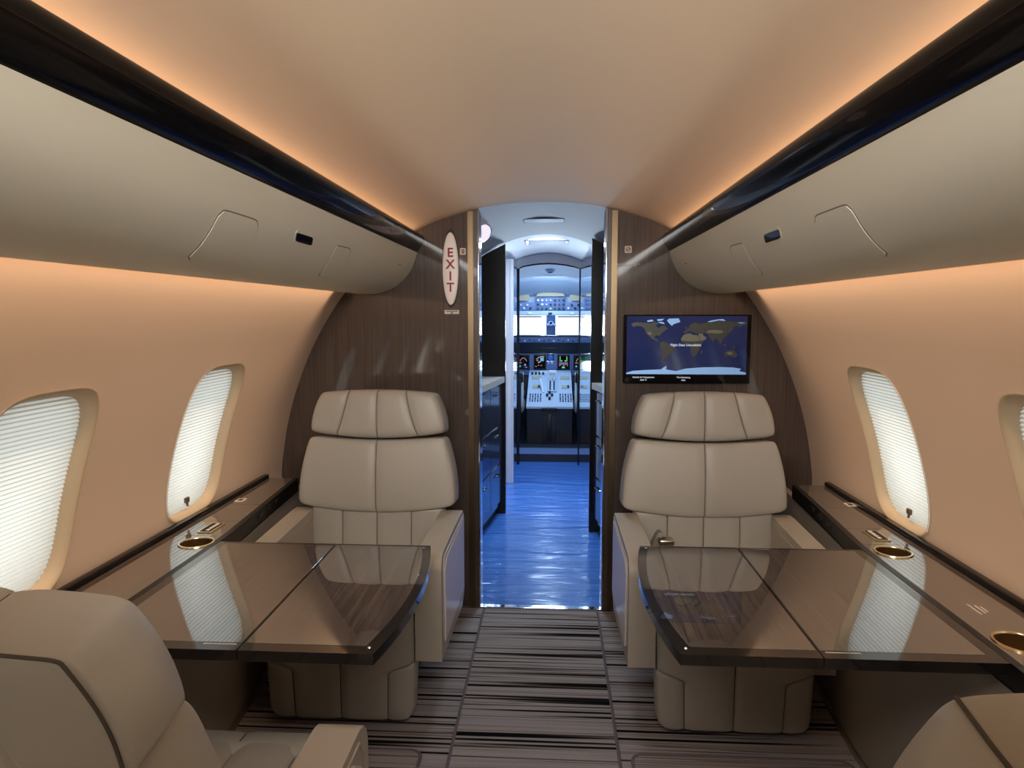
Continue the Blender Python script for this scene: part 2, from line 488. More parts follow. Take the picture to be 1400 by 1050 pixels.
# ------------------------------------------------------------------ overhead bins
BP = smooth_tab([(0, .558), (.06, .572), (.12, .592), (.2, .625), (.3, .668), (.42, .722), (.55, .775), (.75, .84), (.85, .862)], 34)
BZ = smooth_tab([(0, 1.643), (.06, 1.600), (.12, 1.560), (.2, 1.520), (.3, 1.487), (.42, 1.466), (.55, 1.458), (.75, 1.461), (.85, 1.468)], 34)
def bin_pt(s, t, y, off=0):
    x = interp(BP, t); z = interp(BZ, t)
    d = .01
    tx = interp(BP, min(.85, t+d))-interp(BP, max(0, t-d)); tz = interp(BZ, min(.85, t+d))-interp(BZ, max(0, t-d))
    l = math.hypot(tx, tz); nx, nz_ = tz/l, -tx/l      # pointing inward/down
    return Vector((s*(x+nx*off), y, z+nz_*off))

def bin_patch(s, quad, r, off, n=10):
    """raised rounded patch on the bin: quad = [(y,t)*4] ordered around"""
    bm = bmesh.new(); rows = []
    (a, b, c, d) = quad
    rows2 = []
    K = 14
    for i in range(K+1):
        v = i/K; rr = []
        for j in range(K+1):
            u = j/K
            # round the corners
            uu, vv = 2*u-1, 2*v-1
            q = 8
            f = 1-.10*(abs(uu)**q*abs(vv)**q)
            uu *= f; vv *= f
            u2, v2 = (uu+1)/2, (vv+1)/2
            y = (a[0]*(1-u2)+b[0]*u2)*(1-v2)+(d[0]*(1-u2)+c[0]*u2)*v2
            t = (a[1]*(1-u2)+b[1]*u2)*(1-v2)+(d[1]*(1-u2)+c[1]*u2)*v2
            rr.append((y, t))
        rows2.append(rr)
    V = [[bm.verts.new(bin_pt(s, t, y, off)) for y, t in rr] for rr in rows2]
    for p, q_ in zip(V, V[1:]):
        for j in range(K): bm.faces.new((p[j], p[j+1], q_[j+1], q_[j]))
    # skirt
    bd = [rows2[0][j] for j in range(K)] + [rows2[i][K] for i in range(K)] + [rows2[K][j] for j in range(K, 0, -1)] + [rows2[i][0] for i in range(K, 0, -1)]
    bv = [V[0][j] for j in range(K)] + [V[i][K] for i in range(K)] + [V[K][j] for j in range(K, 0, -1)] + [V[i][0] for i in range(K, 0, -1)]
    lo = [bm.verts.new(bin_pt(s, t, y, -.002)) for y, t in bd]
    m_ = len(bd)
    for i in range(m_): bm.faces.new((bv[i], bv[(i+1) % m_], lo[(i+1) % m_], lo[i]))
    return bm

def grow(quad, dy, dt):
    cy = sum(q[0] for q in quad)/4; ct = sum(q[1] for q in quad)/4
    return [(y+(dy if y > cy else -dy), t+(dt if t > ct else -dt)) for y, t in quad]

def build_bin(s):
    side = 'left' if s < 0 else 'right'
    root = empty('overhead_bin', (0, 0, 0),
                 label='cream overhead bin along the %s side wall, with its glossy black rail' % side, cat='overhead bin', group='overhead bins')
    y0, y1 = RE+.01, BK-.003
    ts = [.85*i/34 for i in range(35)]
    bm = bmesh.new()
    prof = [(s*interp(BP, t), interp(BZ, t)) for t in ts] + [(s*.845, 1.486), (s*.80, 1.53), (s*.70, 1.600), (s*.64, 1.640)]
    prism(bm, prof, 'xz', y0, y1)
    obj('shell', bm, M['bin'], root, angle=50)
    # thin pale lip under the rail
    # glossy black rail: convex strip facing the aisle
    rp = [(.560, 1.644), (.551, 1.653), (.540, 1.668), (.532, 1.685), (.528, 1.700), (.529, 1.711), (.535, 1.719), (.541, 1.712), (.548, 1.690), (.562, 1.668), (.60, 1.660), (.64, 1.642)]
    bm = prism(bmesh.new(), [(s*x, z) for x, z in rp], 'xz', y0, y1)
    obj('black_rail', bm, M['gloss_black'], root, angle=50)
    panels = [[(1.320, .105), (1.50, .105), (1.565, .33), (1.365, .335)], [(2.03, .105), (2.18, .10), (2.29, .30), (2.115, .305)]]
    for i, q in enumerate(panels):
        g = obj('panel_gap', bin_patch(s, grow(q, .0035, .004), .01, .0006), M['binline'], root, angle=30)
        p = obj('access_panel', bin_patch(s, q, .01, .0022 if i == 0 else .0016), M['bin'], root, angle=30)
        g.parent = p
    q = [(1.715, .102), (1.832, .102), (1.852, .134), (1.735, .134)]
    v = obj('air_vent', bin_patch(s, grow(q, .007, .008), .01, .0012), M['bin'], root, angle=30)
    obj('vent_opening', bin_patch(s, q, .01, .0024), M['gloss_black'], v, angle=30)
    bm = bmesh.new()
    q = [(2.86, .098), (2.91, .098), (2.91, .102), (2.86, .102)]
    obj('seam_slot', bin_patch(s, q, .01, .001), M['binline'], root)
    return root
build_bin(-1); build_bin(1)

# ------------------------------------------------------------------ lower side panels and ledges
def ledge_in(y):
    return interp([(RE, .992), (2.10, .994), (2.57, 1.032), (2.92, 1.058), (3.2, 1.075)], y)

for s, nm in ((-1, 'wall_left_lower'), (1, 'wall_right_lower')):
    yy = [RE+.002, 0, 1, 2.10, 2.35, 2.57, 2.75, 2.92, BK-.002]
    pts = [(s*(ledge_in(y)+.004), y) for y in yy] + [(s*(ledge_in(y)+.03), y) for y in yy[::-1]]
    bm = prism(bmesh.new(), pts, 'xy', 0, .598)
    tag(obj(nm, bm, M['dado'], angle=60), kind='structure')
    pts = [(s*(ledge_in(y)-.004), y) for y in yy] + [(s*(ledge_in(y)+.003), y) for y in yy[::-1]]
    tag(obj('baseboard_' + ('left' if s < 0 else 'right'), prism(bmesh.new(), pts, 'xy', 0, .022), M['steel'], angle=60), kind='structure')

def strip_poly(s, y0, y1, din, dout, wout=1.197):
    n = max(2, int((y1-y0)/.12)+1)
    yy = [y0+(y1-y0)*i/n for i in range(n+1)]
    return [(s*(ledge_in(y)+din), y) for y in yy] + [(s*(wout+dout), y) for y in yy[::-1]]

def build_ledge(s):
    side = 'left' if s < 0 else 'right'
    root = empty('side_ledge', (0, 0, 0), label='%s under the %s windows' % (
        'brown veneered side ledge with one visible cup holder' if s < 0 else 'brown veneered side ledge with two visible cup holders', side), cat='side ledge', group='side ledges')
    y0, y1 = RE+.01, 2.92
    seams = [y0, 2.125, 2.285, 2.50, y1] if s < 0 else [y0, 2.165, 2.325, 2.58, y1]
    cups = [(-1.061, 2.055), (-1.061, 1.45-.95)] if s < 0 else [(1.078, 2.096), (1.072, 1.515)]
    core = obj('core', prism(bmesh.new(), strip_poly(s, y0, y1, 0, 0), 'xy', .60, .6505), M['gloss_black'], root, angle=60)
    for x, y in cups: cut(core, tube(bmesh.new(), (x, y, .58), (x, y, .70), .047, 48))
    for a, b in zip(seams, seams[1:]):
        bm = prism(bmesh.new(), strip_poly(s, a+.001, b-.001, .0175, -.012), 'xy', .6505, .655); bevel(bm, .0012, 1, 60)
        p = obj('top_panel', bm, M['ledge_wood'], root, angle=30)
        for x, y in cups:
            if a < y < b: cut(p, tube(bmesh.new(), (x, y, .64), (x, y, .67), .047, 48))
    # black edge rails
    bm = prism(bmesh.new(), strip_poly(s, y0, y1, 0, 0, 0), 'xy', 0, 0) if False else None
    yy = [y0+(y1-y0)*i/30 for i in range(31)]
    pts = [(s*(ledge_in(y)-.002), y) for y in yy] + [(s*(ledge_in(y)+.017), y) for y in yy[::-1]]
    obj('inner_rail', prism(bmesh.new(), pts, 'xy', .606, .657), M['black'], root, angle=40)
    bm = bxx(s*1.186, s*1.2105, y0, y1, .651, .672, .004)
    obj('wall_rail', bm, M['gloss_black'], root)
    for x, y in cups:
        bm = lathe(bmesh.new(), [(.0462, .650), (.0462, .656), (.048, .6585), (.053, .6585), (.0545, .655)], (x, y, 0), 56)
        cup = obj('cup_holder', bm, M['gold'], root)
        bm = lathe(bmesh.new(), [(.0462, .655), (.0458, .604), (.040, .601), (.0001, .601)], (x, y, 0), 56)
        obj('cup_well', bm, M['cup'], cup)
    # control panel with its keys
    cx, cy = (-1.088, 2.205) if s < 0 else (1.097, 2.25)
    bm = bmesh.new(); prism(bm, rrect(cx-.024, cx+.024, cy-.052, cy+.052, .004), 'xy', .6545, .6585)
    cp = obj('control_panel', bm, M['gold'], root, angle=30)
    obj('key_recess', prism(bmesh.new(), rrect(cx-.018, cx+.018, cy-.045, cy+.045, .003), 'xy', .6585, .6592), M['dark_cavity'], cp, angle=30)
    for k in range(4):
        bm = bxx(cx+s*0-.006-s*.006, cx+.006-s*.006, cy-.040+.021*k, cy-.025+.021*k, .659, .6615, .001)
        obj('key', bm, M['white_plate'], cp)
    # small label plates
    lx, ly = (-1.148, 2.555) if s < 0 else (1.170, 2.625)
    pl = obj('label_plate', prism(bmesh.new(), rrect(lx-.016, lx+.016, ly-.022, ly+.022, .003), 'xy', .655, .6565), M['white_plate'], root, angle=30)
    obj('label_window', prism(bmesh.new(), rrect(lx-.009, lx+.009, ly-.014, ly+.014, .002), 'xy', .6565, .657), M['lacquer'], pl, angle=30)
    if s > 0:
        for k, (dx, l) in enumerate(((0, .06), (.014, .045), (.024, .03))):
            obj('printed_line', bxx(1.075+dx, 1.079+dx, 1.69-l/2, 1.69+l/2, .6551, .6554), M['pale_ink'], root, smooth=False)
    # switches in the rail beside the seat
    for k in range(3):
        y = 2.42+.10*k
        x = s*(ledge_in(y)-.004)
        bm = bmesh.new(); box(bm, (x, y, .636), (.008, .035, .018)); bevel(bm, .003, 2)
        obj('rail_switch', bm, M['black'], root)
    return root
build_ledge(-1); build_ledge(1)

# ------------------------------------------------------------------ folding tables
def build_table(s, y0, y1):
    side = 'left' if s < 0 else 'right'
    root = empty('folding_table', (0, 0, 0), label='glossy brown two-leaf table in front of the %s facing seat' % side, cat='table', group='folding tables')
    def xin(t, o=0): return s*(.320-.036*(1-(2*t-1)**2)**1.0+o)
    n = 24
    zt, zb = .664, .640
    def leaf(pts, name):
        bm = prism(bmesh.new(), pts, 'xy', zb, zt); bevel(bm, .009, 4, 50)
        return obj(name, bm, M['lacquer'], root, angle=35)
    hx = .612
    inner = [(xin(i/n), y0+(y1-y0)*i/n) for i in range(n+1)] + [(s*(hx-.0012), y1), (s*(hx-.0012), y0)]
    outer = [(s*(hx+.0012), y0), (s*(hx+.0012), y1), (s*.981, y1), (s*.981, y0)]
    L1 = leaf(inner, 'inner_leaf'); L2 = leaf(outer, 'outer_leaf')
    b = .034
    ti = [(xin(i/n, .024), y0+b+(y1-y0-b-.012)*i/n) for i in range(n+1)] + [(s*(hx-.004), y1-.012), (s*(hx-.004), y0+b)]
    obj('veneer_inlay', prism(bmesh.new(), ti, 'xy', zt-.002, zt+.0004), M['table_wood'], L1, angle=30)
    to = [(s*(hx+.004), y0+b), (s*(hx+.004), y1-.012), (s*.953, y1-.012), (s*.953, y0+b)]
    obj('veneer_inlay', prism(bmesh.new(), to, 'xy', zt-.002, zt+.0004), M['table_wood'], L2, angle=30)
    for y in (y0+.028, y1-.02):
        obj('pin', lathe(bmesh.new(), [(.0001, zt+.0025), (.003, zt+.002), (.0042, zt)], (xin(.08 if y < 1.6 else .92, .026), y, 0), 14), M['chrome'], L1)
    # pale printed line by the hinge
    obj('printed_line', bxx(s*(hx+.012), s*(hx+.085), y0+b-.010, y0+b-.006, zt, zt+.0005), M['pale_ink'], L2, smooth=False)
    # support arm under the outer leaf and hinge knuckles
    bm = bmesh.new(); prism(bm, [(s*.70, .634), (s*.70, .622), (s*.93, .588), (s*.981, .588), (s*.981, .634)], 'xz', (y0+y1)/2-.05, (y0+y1)/2+.05); bevel(bm, .004, 2)
    obj('support_arm', bm, M['black'], root)
    bm = bxx(s*.66, s*.97, y0+.06, y1-.06, .630, .641, .003)
    obj('slide_frame', bm, M['black'], root)
    for y in (y0+.05, y1-.05):
        bm = tube(bmesh.new(), (s*hx, y-.02, zb-.004), (s*hx, y+.02, zb-.004), .005)
        obj('hinge', bm, M['steel'], root)
    return root
build_table(-1, 1.365, 2.048); build_table(1, 1.402, 2.085)

# ------------------------------------------------------------------ seats
def pad(name, outline, front, back, m, parent, Mx, p=6, q=6, corner=.10, seams=(), hseams=(), nx=110, nz=64, hw=.27, crown=0, pb=None):
    bm = bmesh.new()
    def dist(n):
        out = []
        for i in range(n+1):
            t = -1+2*i/n
            out.append(.45*t+.55*math.sin(t*PI/2))
        return out
    Bz = dist(nz)
    anch = [-1.0]+sorted(max(-.985, min(.985, sf(-.35))) for sf in seams)+[1.0]
    U = dist(nx); marks = []
    for u0 in anch[1:-1]:
        U = [u for u in U if abs(u-u0)*hw > .0095]
        U += [u0+k/hw for k in (-.0085, -.0060, -.0040, -.0026, -.0011, .0011, .0026, .0040, .0060, .0085)]
        marks.append(u0)
    A = sorted(u for u in U if -1 <= u <= 1); nx = len(A)-1
    order = sorted(seams, key=lambda sf: sf(-.35))
    def warp(u, b):
        av = [-1.0]+[max(-.985, min(.985, sf(b))) for sf in order]+[1.0]
        for k in range(len(anch)-1):
            if u <= anch[k+1] or k == len(anch)-2:
                return av[k]+(av[k+1]-av[k])*(u-anch[k])/(anch[k+1]-anch[k])
    def pos(a, b, sgn):
        f = 1-corner*(abs(a)**14)*(abs(b)**14)
        x, z = outline(a*f, b*f)
        H = max(0, 1-abs(a)**p)**(1/p)*max(0, 1-abs(b)**q)**(1/q)
        if sgn < 0:
            y = -front*H - crown*(1-a*a)*(1-b*b)
            for sf in seams:
                d = (a-sf(b))*hw
                y += (.0060*math.exp(-(d/.0028)**2)+.0065*math.exp(-(d/.018)**2))*min(1, H*1.2)
            for sf in hseams:
                d = (b-sf(a))*hw
                y += (.004*math.exp(-(d/.005)**2)+.005*math.exp(-(d/.02)**2))*min(1, H*1.2)
        else:
            if pb: H = max(0, 1-abs(a)**pb)**(1/pb)*max(0, 1-abs(b)**pb)**(1/pb)
            y = back*H
            if pb:
                for sf in seams[1:]:
                    y -= .004*math.exp(-(((a-sf(b))*hw)/.005)**2)*min(1, H*1.2)
        return Mx @ Vector((x, y, z))
    F = [[bm.verts.new(pos(warp(a, b), b, -1)) for a in A] for b in Bz]
    for r0, r1 in zip(F, F[1:]):
        for i in range(nx):
            f = bm.faces.new((r0[i], r0[i+1], r1[i+1], r1[i]))
            if any(abs(A[i]-u0)*hw < .0013 and abs(A[i+1]-u0)*hw < .0013 for u0 in marks): f.material_index = 1
    step = 1
    K = [[(F[j][i] if (i in (0, nx) or j in (0, nz)) else bm.verts.new(pos(warp(A[i], Bz[j]), Bz[j], 1))) for i in range(nx+1)] for j in range(nz+1)]
    for r0, r1 in zip(K, K[1:]):
        for i in range(nx): bm.faces.new((r0[i], r1[i], r1[i+1], r0[i+1]))
    o = obj(name, bm, [m, M['seam_shade']], parent, angle=0)
    return o

def sst(t):
    t = min(1, max(0, t)); return t*t*(3-2*t)

def build_seat(s, name_root='passenger_seat', tilt=-7, belt=False, by=0, boxy=False, ext=0):
    """seat with its front at local -y (y=0 is the front of the leg rest); the aisle is on the local side -s"""
    root = empty(name_root)
    L = M['leather']
    T = Matrix.Translation
    def at(x, y, z, rx=0): return T((x, y, z)) @ Matrix.Rotation(math.radians(rx), 4, 'X')
    # leg rest
    lw = lambda a, b: (a*(.252+.008*b), .215+.195*b)
    side = lambda sg: (lambda b: sg*(.60+.30*max(0, (b+.05))**1.6*(1 if b > -.05 else 0)))
    pad('leg_rest', lw, .055, .04, L, root, at(0, .055-ext, 0), p=7, q=9, corner=.10, hw=.25,
        seams=[lambda b: 0, lambda b: .64+.40*sst((b+.16)/.26), lambda b: -.64-.40*sst((b+.16)/.26)])
    # seat cushion (horizontal pad: local z of pad runs backwards)
    Mc = T((0, .265-ext/2, .375-ext*.15)) @ Matrix.Rotation(math.radians(-90), 4, 'X')
    pad('seat_cushion', lambda a, b: (a*.255, b*(.262+ext/2)), .075, .05, L, root, Mc, p=7, q=7, corner=.06, hw=.26, crown=.008,
        seams=[lambda b: .0, lambda b: .55, lambda b: -.55])
    # lower back pad
    pad('lumbar_pad', lambda a, b: (a*.268, .50+b*.105), .05, .05, L, root, at(0, .525+by, 0, tilt*.6), p=8, q=8, corner=.04, hw=.268,
        seams=[lambda b: 0, lambda b: .52, lambda b: -.52], nz=36)
    # backrest
    def bo(a, b):
        zt = .882+(.036 if boxy else 0); zb = .575+.030*abs(a)**2
        v = (b+1)/2
        hwid = .318*(1-v)+.272*v + .012*math.sin(PI*v)
        return a*hwid, zb+(zt-zb)*v-.016*v*(1-a*a)
    pad('backrest', bo, .072, .085, L, root, T((0, .572+by*1.7, .58)) @ Matrix.Rotation(math.radians(tilt), 4, 'X') @ T((0, 0, -.58)), p=11, q=11, corner=.05, hw=.30, crown=.012,
        seams=[lambda b: 0])
    # headrest
    def ho(a, b):
        v = (b+1)/2
        zt = 1.066-.012*a*a+(.014 if boxy else 0); zb = .868+.024*a*a+(.036 if boxy else 0)
        hwid = .272*(1-v)+.228*v+.012*math.sin(PI*v)+(.022 if boxy else 0)
        return a*hwid, zb+(zt-zb)*v
    hs = lambda sg: (lambda b: sg*(.555-.055*b-.04*(1-b*b)))
    hr = pad('headrest', ho, .085 if not boxy else .055, .075 if not boxy else .055, L, root, T((0, (.585 if not boxy else .560)+by, .58)) @ Matrix.Rotation(math.radians(tilt), 4, 'X') @ T((0, 0, -.58)), p=10 if not boxy else 14, q=7 if not boxy else 12, corner=.035, hw=.25, crown=.006, pb=16 if boxy else None,
        seams=[lambda b: 0, hs(1), hs(-1)])
    if boxy:
        # piping round the rear edges of the head rest, coloured as shaded seam grooves
        Mh = T((0, .560+by, .58)) @ Matrix.Rotation(math.radians(tilt), 4, 'X') @ T((0, 0, -.58))
        pts = [(.955, -.9+.1*i) for i in range(19)] + [(.95, .93), (.93, .95)] + [(.90-.05*i, .955) for i in range(37)] + [(-.93, .95), (-.95, .93)] + [(-.955, .9-.1*i) for i in range(19)]
        P3 = []
        for a, b in pts:
            x, z = ho(a, b); P3.append(Mh @ Vector((x, .0535, z)))
        obj('piping', path_tube(bmesh.new(), P3, .0020, 8), M['seam_shade'], hr)
        P4 = []
        for k in range(13):
            x, z = ho(.980, .990); P4.append(Mh @ Vector((x-.001*abs(k-6)/6, .052-.098*k/12, z)))
        obj('piping', path_tube(bmesh.new(), P4, .0020, 8), M['seam_shade'], hr)
    # back shell joining the pads
    pts = [(.56, .12), (.575+by, .56), (.605+by, .86), (.64+by, .87), (.665+by, .84), (.645+by, .55), (.64, .12)]
    bm = prism(bmesh.new(), pts, 'yz', -.20, .20); bevel(bm, .02, 3)
    obj('back_shell', bm, M['leather_seam'], root, angle=40)
    # aisle arm: tall tapered slab with inset panel
    ai = -s
    x0, x1 = ai*.258, ai*.345
    ap = [(-.012, .245), (-.014, .545), (-.006, .572), (.012, .590), (.04, .598), (.30, .598), (.535, .592), (.56, .565), (.56, .25), (.50, .215)]
    bm = prism(bmesh.new(), ap, 'yz', min(x0, x1), max(x0, x1)); bevel(bm, .016, 4, 25)
    arm = obj('aisle_arm', bm, M['leather_seam'], root, angle=40)
    ip = [(.05, .285), (.045, .53), (.09, .562), (.53, .562), (.53, .28)]
    bm = prism(bmesh.new(), ip, 'yz', min(x1, x1+ai*.0045), max(x1, x1+ai*.0045)); bevel(bm, .003, 2, 25)
    obj('side_panel', bm, M['arm_panel'], arm, angle=40)
    bm = path_tube(bmesh.new(), [(x1+ai*.001, .03, .30), (x1+ai*.001, .026, .545), (x1+ai*.001, .05, .578), (x1+ai*.001, .535, .574)], .0028, 8)
    obj('piping', bm, M['leather_seam'], arm)
    # window-side arm
    x0, x1 = s*.258, s*.335
    wp = [(.06, .20), (.055, .545), (.09, .575), (.50, .592), (.55, .59), (.555, .20)]
    bm = prism(bmesh.new(), wp, 'yz', min(x0, x1), max(x0, x1)); bevel(bm, .018, 4, 25)
    warm = obj('window_arm', bm, M['leather_seam'], root, angle=40)
    bm = path_tube(bmesh.new(), [(s*.2575, .09, .545), (s*.2575, .52, .562)], .002, 6)
    obj('piping', bm, M['leather_seam'], warm)
    # pedestal
    bm = bxx(-.19, .19, .10, .54, 0, .05, .012); box(bm, (0, .32, .18), (.34, .40, .27))
    obj('pedestal', bm, M['black'], root)
    if belt:
        bm = bmesh.new()
        pts = []
        for k in range(15):
            u = k/14
            pts.append((ai*(.235-.085*u), .36-.02*u, .475+.105*math.sin(PI*min(1, u*1.08))**.8))
        rows = [[Vector(p)+Vector((0, -.022, 0)) for p in pts], [Vector(p)+Vector((0, .022, 0)) for p in pts]]
        sheet(bm, rows)
        bmesh.ops.solidify(bm, geom=bm.faces[:], thickness=.004)
        b = obj('seat_belt', bm, M['belt'], root)
        bm = bxx(ai*.175-.028, ai*.175+.028, .31, .355, .535, .560, .008, 3)
        obj('buckle', bm, M['steel'], b)
    return root
M['belt'] = mat('belt_webbing', srgb(150, 142, 134), .5, sheen=.3)

def place(o, loc, rz, label):
    o.location = loc; o.rotation_euler = (0, 0, rz)
    return tag(o, label, 'seat', 'beige leather passenger seats')
place(build_seat(-1), (-.648, 2.15, 0), 0, 'beige leather seat facing the camera behind the left table')
place(build_seat(1, belt=True), (.640, 2.15, 0), 0, 'beige leather seat facing the camera behind the right table, below the screen')
place(build_seat(1, tilt=-11, by=-.055, boxy=True, ext=.25), (-.650, 1.245, .0), PI, 'beige leather seat seen from behind at the lower left corner')
place(build_seat(-1, tilt=-11, by=-.055, boxy=True), (.615, 1.095, .0), PI, 'beige leather seat at the lower right corner showing only its headrest')

# ------------------------------------------------------------------ carpets
def bound_rug(name, x0, x1, y0, y1, r, m, label, cat, group=None):
    t = .006
    o = obj(name, prism(bmesh.new(), rrect(x0, x1, y0, y1, r), 'xy', .0002, t), m, angle=30)
    tag(o, label, cat, group)
    bm = path_tube(bmesh.new(), [(x, y, t-.001) for x, y in rrect(x0, x1, y0, y1, r)], .0055, 8, True)
    obj('bound_edge', bm, M['binding'], o)
    return o
bound_rug('carpet_runner', -.262, .262, RE+.05, BK-.025, .02, M['carpet_runner'], 'long striped brown carpet runner down the aisle to the doorway', 'carpet runner')
bound_rug('floor_mat', -.965, -.352, .1, 2.035, .035, M['carpet_mat'], 'striped bound floor mat under the lower left seat', 'floor mat', 'floor mats')
bound_rug('floor_mat', .302, .965, .1, 2.055, .035, M['carpet_mat'], 'striped bound floor mat right of the aisle runner', 'floor mat', 'floor mats')

# ------------------------------------------------------------------ bulkhead signs and monitor
Yb = BK-.0005
def plate(name, cx, cz, w, h, m, label, cat, r=.004, th=.003, parent=None):
    bm = prism(bmesh.new(), rrect(cx-w/2, cx+w/2, cz-h/2, cz+h/2, r), 'xz', Yb-th, Yb)
    o = obj(name, bm, m, parent, angle=30)
    if label: tag(o, label, cat)
    return o
# EXIT oval
ex, ez = -.409, 1.571
bm = lathe(bmesh.new(), [(.0001, -.010), (.8, -.010), (.95, -.008), (1.0, -.004), (1.0, 0)], (0, 0, 0), 72, 'y')
for v in bm.verts: v.co = Vector((ex+v.co.x*.036, Yb+v.co.y, ez+v.co.z*.160))
e = tag(obj('exit_sign', bm, M['exit_white'], angle=50), 'tall oval white sign with vertical red EXIT letters', 'sign')
bm = lathe(bmesh.new(), [(1.0, -.003), (1.05, -.003), (1.07, 0)], (0, 0, 0), 72, 'y')
for v in bm.verts: v.co = Vector((ex+v.co.x*.037, Yb+v.co.y, ez+v.co.z*.1605))
obj('rim', bm, M['black'], e)
for ch, z in zip('EXIT', (1.640, 1.588, 1.536, 1.486)):
    text('lettering', ch, .056, (ex, Yb-.0105, z), M['red'], e, bold=.0012)
p = plate('pictogram_sign', -.353, 1.647, .026, .030, M['white_plate'], 'small square white pictogram plate right of the oval exit sign', 'sign')
obj('symbol', prism(bmesh.new(), rrect(-.359, -.347, 1.638, 1.656, .002), 'xz', Yb-.0036, Yb-.003), M['dark_red'], p, angle=30)
text('lettering', 'E', .016, (-.353, Yb-.0040, 1.647), M['white_plate'], p)
p = plate('placard_sign', -.405, 1.378, .066, .018, M['white_plate'], 'small white printed placard just below the oval exit sign', 'placard', .002)
obj('printed_line', bxx(-.431, -.379, Yb-.0035, Yb-.003, 1.3795, 1.3825), M['ink'], p, smooth=False)
obj('printed_line', bxx(-.410, -.400, Yb-.0035, Yb-.003, 1.371, 1.376), M['ink'], p, smooth=False)
p = plate('no_smoking_sign', .379, 1.652, .030, .030, M['white_plate'], 'small square white no smoking sign above the screen', 'sign')
bm = lathe(bmesh.new(), [(.0080, -.0036), (.0110, -.0036), (.0110, -.003)], (.379, Yb, 1.652), 28, 'y'); obj('ring', bm, M['dark_red'], p)
bm = bmesh.new(); box(bm, (.379, Yb-.0034, 1.652), (.019, .0006, .0025), Matrix.Rotation(math.radians(-45), 3, 'Y')); obj('slash', bm, M['dark_red'], p, smooth=False)
obj('cigarette', bxx(.372, .386, Yb-.0033, Yb-.003, 1.6505, 1.6535), M['ink'], p, smooth=False)
# thin lettering strip
wt = empty('printed_notice', (0, 0, 0), label='tiny pale two-line printed notice below the no smoking sign', cat='notice')
for z, w in ((1.588, .112), (1.581, .086)):
    x = .376-w/2; i = 0
    bm = bmesh.new()
    rnd = random.Random(int(z*1000))
    while x < .376+w/2:
        l = rnd.uniform(.004, .012); box(bm, (x+l/2, Yb-.0004, z), (l, .0006, .0028)); x += l+.0025
    obj('printed_line', bm, M['pale_ink'], wt, smooth=False)

